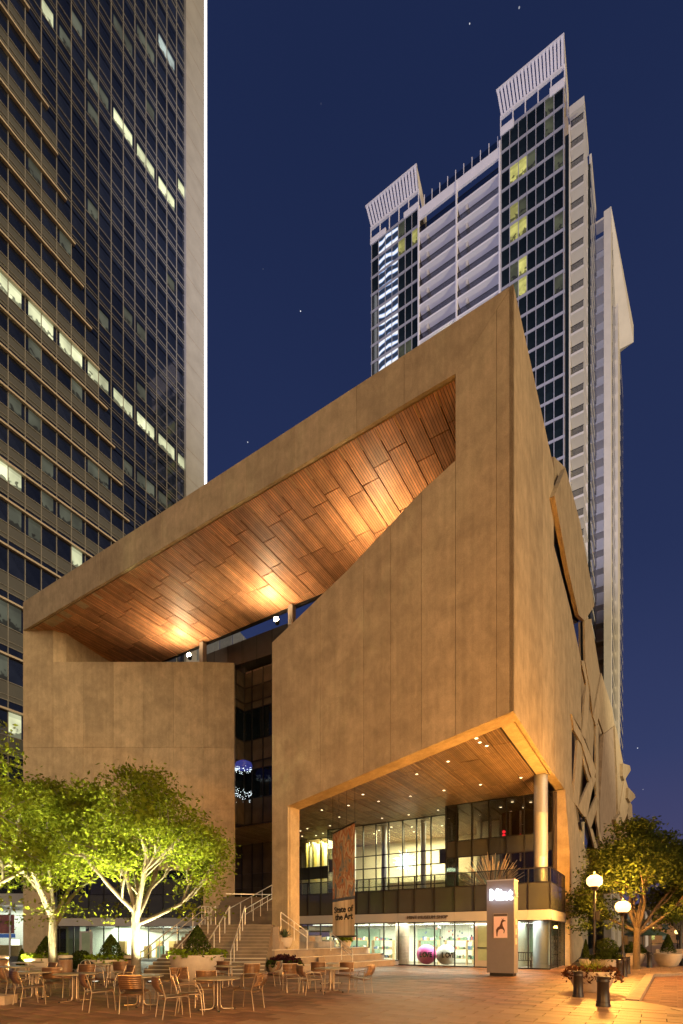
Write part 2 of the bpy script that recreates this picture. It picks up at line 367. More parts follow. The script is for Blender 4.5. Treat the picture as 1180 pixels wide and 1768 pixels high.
def polyplane(name, pts, thick, m, parent, axis='a', back=None):
    """a slab with the given outline (local coordinates), thickened backwards along b (axis b) or along -a (axis a)"""
    off = Vector((0, thick, 0)) if axis == 'b' else Vector((-thick, 0, 0))
    return MB().prism([Vector(p) for p in pts], [Vector(p) + off for p in pts]).build(name, m, parent)
def text(name, body, size, m, parent, loc, rot=(math.pi / 2, 0, 0), depth=.01, align='LEFT', xs=1.0, bold=0.0):
    cu = bpy.data.curves.new(name, 'FONT'); cu.body = body; cu.size = size; cu.extrude = depth; cu.align_x = align; cu.offset = bold
    cu.resolution_u = 3
    t = bpy.data.objects.new(name + '_c', cu); COL.objects.link(t)
    dg = bpy.context.evaluated_depsgraph_get(); dg.update()
    me = bpy.data.meshes.new_from_object(t.evaluated_get(dg)); bpy.data.objects.remove(t)
    me.materials.clear(); me.materials.append(m)
    o = bpy.data.objects.new(name, me); COL.objects.link(o); o.parent = parent; o.location = loc; o.rotation_euler = rot; o.scale = (xs, 1, 1)
    return o
def light(name, kind, loc, power, col, parent=None, size=.1, spot=None, aim=None, sx=None, sy=None, blend=.5):
    l = bpy.data.lights.new(name, kind); l.energy = power; l.color = col
    if kind == 'AREA':
        l.shape = 'RECTANGLE'; l.size = sx or size; l.size_y = sy or size
    else: l.shadow_soft_size = size
    if kind == 'SPOT': l.spot_size = math.radians(spot or 90); l.spot_blend = blend
    o = bpy.data.objects.new(name, l); COL.objects.link(o); o.location = loc
    if aim is not None: o.rotation_euler = Vector(aim).to_track_quat('-Z', 'Y').to_euler()
    if parent is not None: o.parent = parent
    return o
def lerp(a, b, t): return a + (b - a) * t
def interp(poly, x):
    for (x0, y0), (x1, y1) in zip(poly, poly[1:]):
        if x0 <= x <= x1: return lerp(y0, y1, (x - x0) / (x1 - x0) if x1 > x0 else 0)
    return poly[0][1] if x < poly[0][0] else poly[-1][1]

# ================================================================== GROUND
tag(MB().add([(-1500, -1500, -.14), (1500, -1500, -.14), (1500, 1500, -.14), (-1500, 1500, -.14)], [(0, 1, 2, 3)]).build('ground', M_ASPH),
    None, kind='structure')
KN = Vector((7.79, 13.67)); KC = Vector((14.09, 23.44)); KF = Vector((46, 37.5)); KL = Vector((7.98, 12.1)); KD = Vector((8.2, -30))
slab = [(-90, -30), (KD.x, KD.y), tuple(KL), tuple(KN), tuple(KC), tuple(KF), (110, 150), (-90, 150)]
plaza = tag(MB().prism([(x, y, -.012) for x, y in slab], [(x, y, -.2) for x, y in slab]).build('plaza', M_JOINT), None, kind='structure')
for p in plaza.data.polygons: pass
# road surface, brick setts near the kerb
road = tag(MB().add([(KD.x + .2, -30, -.11), (90, -30, -.11), (90, 50, -.11), (KF.x, KF.y, -.11), (KC.x, KC.y, -.11), (KN.x, KN.y, -.11)], [(0, 1, 2, 3, 4, 5)]).build('road', M_BRICK), None, kind='structure')
def inside(poly, x, y):
    c = False; n = len(poly)
    for i in range(n):
        (x0, y0), (x1, y1) = poly[i], poly[(i + 1) % n]
        if (y0 > y) != (y1 > y) and x < (x1 - x0) * (y - y0) / (y1 - y0) + x0: c = not c
    return c
# pavers: 0.9 x 0.45 slabs laid along the museum grid, nearest as single stones
pav = []
PW, PH = .90, .45
for i in range(-46, 24):
    for j in range(-44, 60):
        a = (i + (.5 if j % 2 else 0)) * PW; b = j * PH - 4.0
        P = W(a, b)
        if P.y < 8.2 or P.y > 36 or abs(P.x) > P.y * .69 + 1.2: continue
        if not all(inside(slab, *W(a + sx * PW * .5, b + sy * PH * .5).xy) for sx in (-1, 1) for sy in (-1, 1)): continue
        if b > 7.9 and -17 < a < .1: continue
        if b > 12 and a < .1: continue
        pav.append((P.y, a, b))
pav.sort()
stuff = MB(); stuff2 = MB()
def pale(a, b): return b < -7.6 and a > -2.2 or b > -7.6 and a > 2.4 or a < -9.0 and b < -12.6
for k, (yy, a, b) in enumerate(pav):
    dz = random.uniform(-.0025, .0025)
    if k < 290:
        o = piece('paver', (PW - .022, PH - .022, .05), (0, 0, 0), M_PAVEL if pale(a, b) else M_PAVE, plaza)
        o.location = W(a, b, -.025 + dz + .001); o.rotation_euler = (random.uniform(-.002, .002), random.uniform(-.002, .002), ROT)
    else:
        s_ = stuff2 if pale(a, b) else stuff
        c = [W(a + sx * (PW - .022) / 2, b + sy * (PH - .022) / 2, dz + random.uniform(-.001, .001)) for sx, sy in ((-1, -1), (1, -1), (1, 1), (-1, 1))]
        s_.add(c + [Vector((q.x, q.y, -.03)) for q in c], [(0, 1, 2, 3), (0, 4, 5, 1), (1, 5, 6, 2), (2, 6, 7, 3), (3, 7, 4, 0)])
stuff.build('paver', M_PAVE, plaza, kind='stuff')
stuff2.build('paver', M_PAVEL, plaza, kind='stuff')
q0, q1 = KN, KC; nin = Vector((-(KC - KN).y, (KC - KN).x)).normalized() * 1.3
MB().add([(q0.x, q0.y, -.006), (q1.x, q1.y, -.006), (q1.x + nin.x, q1.y + nin.y, -.006), (q0.x + nin.x, q0.y + nin.y, -.006)], [(0, 1, 2, 3)]).build('kerb_strip', M_PAVEL, plaza)
MB().add([(KL.x - 1.1, 5, -.006), (KL.x + .12, 5, -.006), (KL.x, KL.y, -.006), (KN.x, KN.y, -.006), (KN.x - 1.3, KN.y, -.006)], [(0, 1, 2, 3, 4)]).build('kerb_strip', M_PAVEL, plaza)
# far pavement beyond the slabs
tag(MB().add([W(-60, 8), W(.05, 8.0), W(.05, 14.9), W(-60, 14.9)], [(0, 1, 2, 3)]).build('shop_floor', M_STEP), None, kind='structure')
far = [W(.06, 22), (KC.x + 7.5, KC.y + 3.6, 0), (KF.x, KF.y, 0), (110, 149, 0), W(.06, 150)]
tag(MB().add([(p[0], p[1], .003) for p in far], [(0, 1, 2, 3, 4)]).build('pavement', M_PAVEL), None, kind='structure')
# kerb stones
kerb = tag(bpy.data.objects.new('kerb', None), None, kind='structure'); COL.objects.link(kerb)
def kerb_run(p0, p1, w=.32):
    L_ = (p1 - p0).length; n = max(1, round(L_ / 1.3)); d_ = (p1 - p0) / L_; rot = math.atan2(d_.y, d_.x); nl = Vector((-d_.y, d_.x))
    for k in range(n):
        c = p0 + d_ * (L_ * (k + .5) / n) + nl * (w / 2 - .06)
        piece('kerb_stone', (L_ / n - .015, w, .16), (c.x, c.y, -.055), M_KERB, kerb, rot)
kerb_run(KN, KC); kerb_run(KC, KF)
# flush granite course where the pavement drops to the road
for k in range(9):
    c = KL.lerp(KD, 0) + Vector((-.15, -.9 * k - .45)); piece('kerb_stone', (.3, .88, .1), (c.x, c.y, -.045), M_KERB, kerb)
# road setts
setts = []
du = (KC - KN).normalized(); dn = Vector((du.y, -du.x))
for i in range(-2, 34):
    for j in range(0, 16):
        p = KN + du * (.22 + i * .42) + dn * (.28 + j * .42)
        if not inside(slab, p.x, p.y) and not inside(slab, p.x - .2, p.y + .2): setts.append((p.y, p))
setts.sort(key=lambda q: q[0])
sb = MB(); rz = math.atan2(du.y, du.x)
for k, (yy, p) in enumerate(setts):
    if p.x > p.y * .69 + .5: continue
    for q in (-1, 1):
        cc = p + du * q * .105
        c = [cc + du * sx * .1 + dn * sy * .2 for sx, sy in ((-1, -1), (-1, 1), (1, 1), (1, -1))]
        z = -.1 + random.uniform(-.003, .003)
        sb.add([(v.x, v.y, z) for v in c] + [(v.x, v.y, -.11) for v in c], [(3, 2, 1, 0), (0, 1, 5, 4), (1, 2, 6, 5), (2, 3, 7, 6), (3, 0, 4, 7)])
sb.build('sett', M_BRICK, road, kind='stuff')

# ================================================================== MUSEUM
mus = thing('museum_building', 'angular tan cast stone museum with slatted timber soffit under a tilted frame', 'museum', W(0, 0), ROT)
def ztop(a): return 27.15 + .0098 * a
def zbot(a): return 25.0 + .0091 * a
UP = [(-12, 16.72), (-9.05, 18.07), (-7.53, 18.76), (-3.87, 20.76), (-2.335, 21.39), (-2.330, 24.98), (0, 27.15)]
LO = [(-12, 0), (-11.001, 0), (-11, 8.25), (0, 10.5)]
G = .008
# front wall panels between the vertical joints
seams = [-12, -9.05, -6.67, -5.30, -3.84, -2.3325, -.65, 0]
for a0, a1 in zip(seams, seams[1:]):
    if a0 == -12: pass
    xs = sorted({a0 + G, a1 - (G if a1 < 0 else 0), *[q[0] for q in UP + LO if a0 + .03 < q[0] < a1 - .03]})
    if a1 == -2.3325: xs[-1] = -2.345
    top = [(x, 0, interp(UP, x)) for x in xs]; bot = [(x, 0, interp(LO, x)) for x in xs]
    polyplane('concrete_panel', bot + top[::-1], .16, M_CONC, mus, 'b')
# core behind the panels (also gives the deep lip around the opening)
core = [(-11.98, 0), (-11.02, 0), (-11.02, 8.28), (-.01, 10.53), (-.01, 27.1), (-2.33, 24.96), (-2.35, 21.37), (-3.87, 20.73), (-7.53, 18.73), (-9.05, 18.04), (-11.98, 16.69)]
polyplane('wall_core', [(x, .24, z) for x, z in core], .78, M_CONC, mus, 'b')
# roof beam panels
bs_ = [-35.77, -32.4, -29.4, -26.4, -23.4, -20.4, -17.4, -13.75, -10.6, -7.05, -4.65]
for a0, a1 in zip(bs_, bs_[1:]):
    polyplane('beam_panel', [(a0 + G, 0, zbot(a0)), (a1 - G, 0, zbot(a1)), (a1 - G, 0, ztop(a1)), (a0 + G, 0, ztop(a0))], .16, M_CONC, mus, 'b')
polyplane('beam_panel', [(-4.65 + G, 0, zbot(-4.65)), (-2.34, 0, zbot(-2.34)), (-.03, 0, ztop(0)), (-4.65 + G, 0, ztop(-4.65))], .16, M_CONC, mus, 'b')
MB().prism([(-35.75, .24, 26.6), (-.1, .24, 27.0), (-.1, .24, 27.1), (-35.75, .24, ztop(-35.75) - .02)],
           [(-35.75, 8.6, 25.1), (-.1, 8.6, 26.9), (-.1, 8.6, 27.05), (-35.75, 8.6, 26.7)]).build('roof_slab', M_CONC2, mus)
MB().prism([(-35.75, .24, zbot(-35.75) + .01), (-2.3, .24, 25.0), (-2.3, .24, 27.0), (-35.75, .24, 26.7)],
           [(-35.75, .95, zbot(-35.75) + .01), (-2.3, .95, 25.0), (-2.3, .95, 27.0), (-35.75, .95, 26.7)]).build('beam_core', M_CONC, mus)
# timber soffit: 0.97 m columns of slatted panels with staggered joints
sof = MB().box(-35.6, -.8, .2, 8.45, 25.10, 25.14).build('soffit', M_DARK, mus)
def soffit(parent, a0, a1, b0, b1, z, cw, lens, m, tilt=0.0, bf=None):
    a = a0; k = 0
    while a < a1 - .05:
        w = min(cw, a1 - a); b = b0 if bf is None else max(b0, bf(a)); L_ = lens[k % len(lens)] ; first = True
        l = L_ * (.45 + .5 * ((k * 37) % 10) / 10)
        while b < b1 - .02:
            e = min(b + l, b1)
            if b1 - e < .5: e = b1
            o = piece('wood_panel', (round(w - .055, 3), round(e - b - .05, 3), .05), (a + w / 2, (b + e) / 2, z + tilt * a + random.uniform(-.006, .006)), m, parent)
            b = e; l = L_
        a += cw; k += 1
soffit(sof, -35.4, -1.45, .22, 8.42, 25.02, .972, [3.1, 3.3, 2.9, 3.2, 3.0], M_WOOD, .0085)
MB().box(-35.6, -.9, 8.44, 8.60, 24.7, 25.6).build('soffit_edge', M_DARK, mus)
# posts carrying the soffit, with the flood lamps that light it
for (px, py) in ((328, 1135), (479, 1074)):
    f = onb(px, py, 7.6)
    MB().box(f.x + .62, f.x + 1.0, 8.0, 8.4, 19.5, 24.7).build('soffit_post', M_TRIMD, mus)
    fx = MB().lathe([(0, -.18), (.13, -.16), (.17, 0), (.17, .10)], 14, (f.x, f.y, f.z)).build('flood_lamp', M_DARK, mus)
    MB().lathe([(0, -.04), (.13, .0), (.17, .12), (.13, .24), (0, .28)], 14, (f.x, f.y - .1, f.z)).build('lens', M_STAR, fx)
    light('flood', 'SPOT', (f.x + .1, f.y - 1.0, f.z - .3), 720, (1, .68, .38), mus, .12, 168, (.15, -.35, 1))
    light('flood', 'SPOT', (f.x + .1, f.y - .9, f.z + .25), 260, (1, .76, .5), mus, .1, 75, (.1, -.25, 1), blend=1)
light('flood', 'SPOT', (-8.4, 5.0, 22.9), 800, (1, .66, .34), mus, .12, 165, (0, -.1, 1))
MB().lathe([(0, -.18), (.13, -.16), (.17, 0), (.17, .1)], 14, (-8.4, 5.3, 23.1)).build('flood_lamp', M_DARK, mus)
MB().box(-8.5, -8.3, 5.3, 5.4, 10.7, 23.0).build('soffit_post', M_DARK, mus)
# floor of the open terrace behind the cut wall
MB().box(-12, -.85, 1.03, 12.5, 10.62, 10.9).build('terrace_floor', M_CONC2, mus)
# side wall panels
sb_ = [0, 2.9, 6.1, 9.3]
for b0, b1 in zip(sb_, sb_[1:]):
    polyplane('concrete_panel', [(0, b0 + G if b0 else .0, 10.5), (0, b1 - G, 10.5), (0, b1 - G, 27.15), (0, b0 + G if b0 else .0, 27.15)], .155, M_CONC, mus)
MB().prism([(-.24, .25, 10.5), (-.24, 9.25, 10.5), (-.24, 9.25, 27.08), (-.24, .25, 27.08)], [(-.8, .9, 10.5), (-.8, 9.25, 10.5), (-.8, 9.25, 27.08), (-.8, .9, 27.08)]).build('wall_core', M_CONC, mus)
def side(name, px, a=0.0, th=.5, m=M_CONC):
    return polyplane(name, [ona(x, y, a) for x, y in px], th, m, mus)
side('concrete_panel', [(957, 942), (985, 1050), (1004, 1140), (1004, 1260), (988, 1233), (988, 1352), (994, 1392), (976, 1364), (957.5, 1337)], 0, .5)
# folded ribbons along the side wall
RIB = [
 ([(977, 808), (990, 855), (1003, 905), (1020, 1000), (1027, 1046), (1010, 1072), (1000, 1062), (982, 985), (958, 856)], .25, 1.0),
 ([(957, 788), (977, 808), (958, 856)], -.2, .5),
 ([(958, 856), (982, 968), (1001, 1062), (990, 1020), (975, 948), (957, 952)], -.35, .4),
 ([(1010, 1072), (1022, 1068), (1024, 1190), (1025, 1240), (1019, 1190), (1011, 1142)], .1, .4),
 ([(1004, 1140), (1011, 1142), (1019, 1187), (1017, 1232), (1012, 1278), (1005, 1268), (1013, 1182)], .05, .35),
 ([(988, 1233), (1005, 1268), (1024, 1312), (1030, 1332), (1024, 1350), (1005, 1284), (992, 1262)], .10, .35),
 ([(998, 1278), (1007, 1282), (1007, 1302), (1002, 1362), (999, 1394), (990, 1384)], .02, .35),
 ([(1007, 1298), (1018, 1338), (1023, 1348), (1018, 1352), (1009, 1322)], .06, .3),
 ([(1018, 1225), (1025, 1240), (1026, 1265), (1024, 1312), (1012, 1280)], .0, .35),
 ([(999, 1395), (1024, 1336), (1030, 1346), (1023, 1366), (1014, 1412), (1009, 1410)], .08, .35),
 ([(1013, 1414), (1030, 1376), (1035, 1385), (1022, 1428), (1019, 1432)], .1, .35),
 ([(1029, 1255), (1034, 1250), (1034, 1350), (1036, 1440), (1032, 1425), (1030, 1362)], .1, .3),
 ([(1018, 1428), (1024, 1432), (1042, 1500), (1037, 1502)], .1, .3),
 ([(1029, 1408), (1034, 1425), (1046, 1478), (1041, 1480)], .1, .3),
 ([(1039, 1162), (1046, 1186), (1034, 1240), (1030, 1256), (1025, 1238)], .1, .4),
 ([(1046, 1186), (1058, 1225), (1062, 1252), (1043, 1267), (1034, 1240)], .0, .5),
 ([(976, 1364), (994, 1392), (1001, 1440), (1013, 1470), (1018, 1492), (1010, 1518), (998, 1545), (986, 1575), (983, 1577), (983, 1500)], .0, .6),
 ([(983, 1573), (987, 1574), (1001, 1606), (1008, 1625), (1003, 1652), (990, 1664), (983, 1666)], .0, .6),
]
for px, a, th in RIB: side('concrete_ribbon', px, a, .14 if th < .9 else .25)
side('dark_glazing', [(957, 940), (976, 943), (1012, 1074), (1012, 1146), (1004, 1140)], -.12, .05, M_OGLS)
side('dark_glazing', [(1025, 1238), (1032, 1250), (1030, 1340), (1026, 1330)], -.12, .05, M_OGLS)
side('dark_glazing', [(999, 1396), (1020, 1428), (1014, 1462), (1012, 1466)], -.12, .05, M_OGLS)
side('side_backing', [(957, 815), (975, 880), (1000, 1000), (1012, 1060), (1023, 1080), (1037, 1165), (1043, 1262), (1062, 1252), (1064, 1330), (1068, 1400), (1072, 1470), (1060, 1510), (1000, 1560), (990, 1470), (975, 1366), (957, 1340)], -2.2, 3.0, mat('shaded_recess_stone', (.22, .155, .09), .85, var=.2))  # backing darkened in colour to paint the shade between the ribbons
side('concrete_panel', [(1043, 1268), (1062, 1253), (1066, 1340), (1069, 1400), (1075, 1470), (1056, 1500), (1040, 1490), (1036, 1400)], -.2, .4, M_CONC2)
FAR = [([(1062, 1250), (1066, 1262), (1077, 1320), (1080, 1345), (1072, 1400), (1068, 1420), (1066, 1335)], 0., 1.),
       ([(1076, 1318), (1088, 1322), (1090, 1330), (1079, 1348), (1076, 1340)], .4, 1.),
       ([(1079, 1340), (1086, 1362), (1086, 1400), (1076, 1425), (1070, 1400)], .1, 1.),
       ([(1086, 1360), (1097, 1372), (1098, 1377), (1089, 1386), (1085, 1378)], .5, 1.),
       ([(1088, 1384), (1092, 1390), (1094, 1432), (1087, 1436), (1084, 1400)], .1, 1.),
       ([(1064, 1415), (1072, 1405), (1078, 1440), (1075, 1456)], .3, .8),
       ([(1072, 1420), (1094, 1430), (1092, 1465), (1080, 1470), (1076, 1450)], 0, 1.)]
for px, a, th in FAR: side('concrete_ribbon', px, a, th)
# front pier at the right of the opening
fp = [onb(x, y, 12.95) for x, y in ((956, 1366), (976, 1363), (984, 1470), (985, 1668), (956, 1668))]
for p in fp: p.z = max(p.z, 0)
polyplane('pier', fp, .7, M_CONC, mus, 'b')

# left wall: frontal panels 2.25 m wide
LX = Vector((AX.x, BX.x)); LY = Vector((AX.y, BX.y)); LROT = math.atan2(BX.x, AX.x)
def LW(s, t, z): return Vector((-35.77 + LX.x * s + LY.x * t, LX.y * s + LY.y * t, z))
def lw_panel(s0, s1, z0, z1, z1b=None, t=0.0, th=.3, nm='concrete_panel', m=None, t1=None):
    z1b = z1 if z1b is None else z1b; t1 = t if t1 is None else t1
    a = [LW(s0, t, z0), LW(s1, t1, z0), LW(s1, t1, z1b), LW(s0, t, z1)]; b = [LW(s0, t + th, z0), LW(s1, t1 + th, z0), LW(s1, t1 + th, z1b), LW(s0, t + th, z1)]
    return MB().prism(a, b).build(nm, m or M_CONC, mus)
rows = [6.75, 11.3, 15.91, 22.33]
PWD = 2.254
for i in range(7):
    s0, s1 = i * PWD, (i + 1) * PWD
    for k, (z0, z1) in enumerate(zip(rows, rows[1:])):
        if i == 0 and k == 2: lw_panel(s0, s1 - G, z0 + G, 26.72, 24.9)
        elif i == 6: lw_panel(s0 + G, s1, z0 + G, z1 - (0 if k == 2 else G), t1=.14)
        else: lw_panel(s0 + G, s1 - G, z0 + G, z1 - (0 if k == 2 else G))
lw_panel(.0, 1.95, 0, 6.74, nm='pier'); lw_panel(13.5, 7 * PWD, 0, 6.74, t1=.1, nm='pier')
MB().prism([LW(.05, .32, 6.8), LW(15.7, .48, 6.8), LW(15.7, .48, 22.2), LW(.05, .32, 22.2)], [LW(.05, .9, 6.8), LW(15.7, .9, 6.8), LW(15.7, .9, 22.2), LW(.05, .9, 22.2)]).build('wall_core', M_CONC, mus)
# return wall seen under the soffit
ret = [(-33.85, 1.17), (-33.45, 1.95), (-34.25, 6.42), (-34.5, 8.5)]
for (p, q) in zip(ret, ret[1:]):
    MB().prism([(p[0], p[1], 20), (q[0], q[1], 20), (q[0], q[1], 25.0), (p[0], p[1], 25.0)], [(p[0] - 1, p[1], 20), (q[0] - 1, q[1], 20), (q[0] - 1, q[1], 25.0), (p[0] - 1, p[1], 25.0)]).build('return_panel', M_CONC, mus)
# ground floor glazing of the left wing
g0 = 1.4
for i in range(10):
    s0 = 1.95 + i * 1.155; s1 = s0 + 1.155
    for z0, z1, m in ((.05, 2.55, M_GLASS), (3.2, 5.0, M_SPAN), (5.0, 6.75, M_GLASS_R)):
        c = LW((s0 + s1) / 2, g0, (z0 + z1) / 2); piece('glass_pane', (1.12, .03, z1 - z0 - .05), c, m, mus, LROT)
    c = LW(s0, g0 - .03, 3.38); piece('mullion', (.06, .1, 6.7), c, M_DARK, mus, LROT)
for z0, z1 in ((2.52, 2.58), (4.98, 5.04)):
    c = LW(7.7, g0 - .03, (z0 + z1) / 2); piece('mullion', (11.6, .1, z1 - z0), c, M_DARK, mus, LROT)
for i in range(2):
    c = LW(1.95 + 5.8 * i + 2.88, g0 - .05, 2.88); piece('fascia_panel', (5.75, .16, .6), c, M_WHITE, mus, LROT)
# door in the left wing
dr = LW(4.05, g0 - .05, 1.1); door = piece('door', (1.0, .06, 2.15), dr, M_WHITE, mus, LROT)
piece('door_glass', (.62, .09, 1.7), (0, 0, .1), M_INTG, door)
piece('handle', (.04, .16, .5), (.4, 0, 0), M_STEEL, door)
lw_panel(1.9, 13.6, 0, 6.8, t=6.5, th=.2, nm='interior_wall', m=M_INTW); lw_panel(1.9, 13.6, 2.6, 2.7, t=1.5, th=5, nm='interior_ceiling', m=M_INTW)
lw_panel(2.2, 3.3, 0, 2.6, t=1.9, th=.9, nm='interior_column', m=M_INTG)
for s in (4.5, 7.0, 9.5, 12.0):
    c = LW(s, 3.6, 2.57); piece('ceiling_light', (.9, 1.6, .03), c, M_CEIL, mus, LROT)
c = LW(7.5, 3.6, 2.5); light('interior_light', 'AREA', c, 1000, (.95, 1, .78), mus, sx=9, sy=3, aim=(0, 0, -1))
for k in range(12):
    s = 5.2 + .68 * k; c = LW(s, 3.0 + (k % 3) * .8, .5 + .2 * (k % 2)); piece('display_unit', (.5, .4, 1.0 + .4 * (k % 2)), c, mat('display_wood', (.45, .27, .10), .5, isl=.3) if k % 3 else M_INTG, mus, LROT)

# atrium glass in the slot
at0 = -23.17; atb = 10.4
zs_ = [10.57, 12.6, 14.85, 15.5, 17.2, 19.6, 20.2, 21.4, 22.6]
as_ = [onb(x, 1250, atb).x for x in (423, 436, 455, 474, 493)]
for k, (z0, z1) in enumerate(zip(zs_, zs_[1:])):
    m_ = M_TGLS
    for a0, a1 in zip(as_, as_[1:]): piece('glass_pane', (round(a1 - a0 - .06, 2), .04, round(z1 - z0 - .06, 2)), ((a0 + a1) / 2, atb, (z0 + z1) / 2), M_TGLS if k in (1, 4) else M_ATR, mus)
    for b0, b1 in ((8.6, 9.5), (9.5, 10.36)): piece('glass_pane', (.04, .82, round(z1 - z0 - .06, 2)), (at0, (b0 + b1) / 2, (z0 + z1) / 2), M_TGLS if k in (1, 4) else M_ATR, mus)
    piece('mullion', (6.2, .09, .07), (at0 + 3.1, atb - .02, z0), M_DARK, mus); piece('mullion', (.09, 1.9, .07), (at0 + .02, 9.4, z0), M_DARK, mus)
for a in as_: piece('mullion', (.08, .12, 12.1), (a, atb - .02, 16.6), M_DARK, mus)
MB().box(at0 + .1, -16, 10.6, 17, 10.6, 22.6).build('atrium_core', M_INTD, mus)
MB().prism([(-27.5, 9.9, 23.35), (-11, 9.9, 22.75), (-11, 9.9, 24.85), (-27.5, 9.9, 25.0)], [(-27.5, 15, 23.35), (-11, 15, 22.75), (-11, 15, 24.85), (-27.5, 15, 25.0)]).build('roof_fascia', M_GREYM, mus)
for k in range(9): piece('fascia_joint', (.03, .02, 2.2), (-26 + 1.5 * k, 9.895, 23.9), M_DARK, mus)
MB().box(at0, -14, 10.5, 15, 22.62, 22.78).build('atrium_ceiling', M_WOOD2, mus)
MB().box(-34, at0 - .05, 10.45, 20, 10.63, 23.3).build('atrium_side', M_GREYM, mus)
# pale glazed penthouse seen over the fascia
for px in ([(340, 1140), (340, 1118), (378, 1102), (378, 1128)], [(380, 1128), (380, 1101), (400, 1092), (400, 1119)], [(402, 1119), (402, 1091), (411, 1088), (421, 1099), (421, 1112)], [(423, 1111), (423, 1101), (431, 1108)]):
    polyplane('penthouse_pane', [onb(x, y, 15.2) for x, y in px], .1, mat('pale_glass', (.30, .34, .36), .3, isl=.12), mus, 'b')
# lower glass in the slot, above the stairs
for k in range(9):
    a = -36.0 + 1.25 * k
    for z0, z1, m_ in ((2.6, 4.6, M_ATR), (4.6, 6.3, M_ATR), (6.3, 7.6, M_ATR), (7.6, 10.4, M_ATR)):
        piece('glass_pane', (1.19, .04, round(z1 - z0 - .06, 2)), (a + .62, 16.0, (z0 + z1) / 2), m_, mus)
    piece('mullion', (.07, .1, 8), (a, 15.97, 6.4), M_DARK, mus)
MB().box(-38, -24.6, 20, 20.2, 2.4, 10.5).build('interior_wall', M_INTD, mus)
MB().box(-38, -16.2, 9.2, 20, 2.2, 2.5).build('landing', M_STEP, mus)

# lower timber soffit and its downlights
sof2 = MB().box(-12.0, -.85, .9, 24, 10.56, 10.62).box(-34, -12, 10.45, 24, 10.56, 10.62).build('soffit', M_DARK, mus)
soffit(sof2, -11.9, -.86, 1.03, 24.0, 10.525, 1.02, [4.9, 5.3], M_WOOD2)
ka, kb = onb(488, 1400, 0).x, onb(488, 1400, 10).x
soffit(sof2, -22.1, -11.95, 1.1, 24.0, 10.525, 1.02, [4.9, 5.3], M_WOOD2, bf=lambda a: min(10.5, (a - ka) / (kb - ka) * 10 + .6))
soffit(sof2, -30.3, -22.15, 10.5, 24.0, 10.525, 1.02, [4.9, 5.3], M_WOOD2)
DL = [(774, 1315), (720, 1337), (767, 1365), (709, 1375), (830, 1355), (900, 1343), (706, 1407), (757, 1399), (660, 1413), (602, 1391), (556, 1399), (570, 1426), (531, 1431), (519, 1435), (546, 1443), (558, 1439), (522, 1444), (627, 1372), (654, 1384), (586, 1411), (841, 1288), (829, 1282), (823, 1275)]
for k, (x, y) in enumerate(DL):
    P = toab(onz(x, y, 10.49))
    dl = MB().lathe([(.11, .02), (.11, 0), (.07, .0)], 10, (P.x, P.y, 10.485)).build('downlight', M_STEEL, mus)
    MB().lathe([(.07, .004), (0, .004)], 10, (P.x, P.y, 10.48)).build('lens', M_DOWN, dl)
    light('downlight', 'SPOT', (P.x, P.y, 10.46), 60, (1, .72, .42), mus, .06, 125, (0, 0, -1), blend=.9)
light('pier_uplight', 'SPOT', (-11.6, 3.0, 8.2), 160, (1, .45, .16), mus, .1, 150, (-.2, .3, 1))
# round column on the terrace
MB().lathe([(.36, 3.2), (.36, 6.0), (.365, 6.01), (.365, 6.04), (.36, 6.05), (.36, 8.4), (.365, 8.41), (.365, 8.44), (.36, 8.45), (.36, 10.49)], 32, (-.62, 9.0, 0)).build('column', M_STEEL, mus)

# upper glazing R (b = 12.6), M (b = 14.9), L (b = 17.5)
def grid(a_list, zs, b, mats, rot=False, nm='glass_pane', mull=.07):
    for a0, a1 in zip(a_list, a_list[1:]):
        for (z0, z1), m_ in zip(zip(zs, zs[1:]), mats):
            piece(nm, (round(a1 - a0 - mull, 2), .03, round(z1 - z0 - mull, 2)), ((a0 + a1) / 2, b, (z0 + z1) / 2), m_, mus)
    for a in a_list: piece('mullion', (mull, .12, round(zs[-1] - zs[0], 2)), (a, b - .02, (zs[0] + zs[-1]) / 2), M_DARK, mus)
    for z in zs: piece('transom', (round(a_list[-1] - a_list[0], 2), .10, mull), ((a_list[0] + a_list[-1]) / 2, b - .015, z), M_DARK, mus)
grid([-7.29, -6.57, -5.52, -4.42, -3.33, -2.24, -1.3, -.6], [3.25, 7.0, 8.06, 10.48], 12.6, [M_GLASS_R, M_SPAN, M_GLASS_R])
grid([-18.2, -17.1, -16.0, -14.9, -13.77, -12.68, -11.52, -10.4, -9.27, -8.15, -7.25], [3.25, 5.6, 7.04, 8.03, 10.48], 14.9, [M_GLASS, M_GLASS, M_GLASS, M_GLASS])
grid([-24.4, -23.2, -21.9, -20.6, -19.4, -18.3], [3.25, 6.94, 7.96, 10.48], 17.5, [M_GLASS, M_SPAN, M_GLASS])
piece('spandrel', (1.05, .04, 1.0), (-8.7 + .6, 14.86, 7.53), M_SPAN, mus); piece('spandrel', (1.0, .04, 1.0), (-17.6, 14.86, 7.53), M_SPAN, mus)
piece('glass_pane', (.03, 2.2, 7.2), (-7.29, 13.75, 6.85), M_GLASS_R, mus); piece('glass_pane', (.03, 2.5, 7.2), (-18.25, 16.2, 6.85), M_GLASS_R, mus)
MB().box(-30, 0, 23, 23.2, 3.2, 10.6).build('interior_wall', M_INT, mus)
MB().box(-24.5, -.6, 12.7, 23, 3.05, 3.22).build('interior_floor', M_STEP, mus)
MB().box(-.55, -.4, 12.7, 23, 3.2, 10.5).build('interior_wall', M_INTD, mus)
MB().box(-4.6, -.6, 16.5, 16.7, 3.2, 10.5).build('interior_wall', M_INTD, mus)
MB().box(-7.0, -4.6, 18.5, 18.7, 3.2, 10.5).build('interior_wall', M_INT, mus)
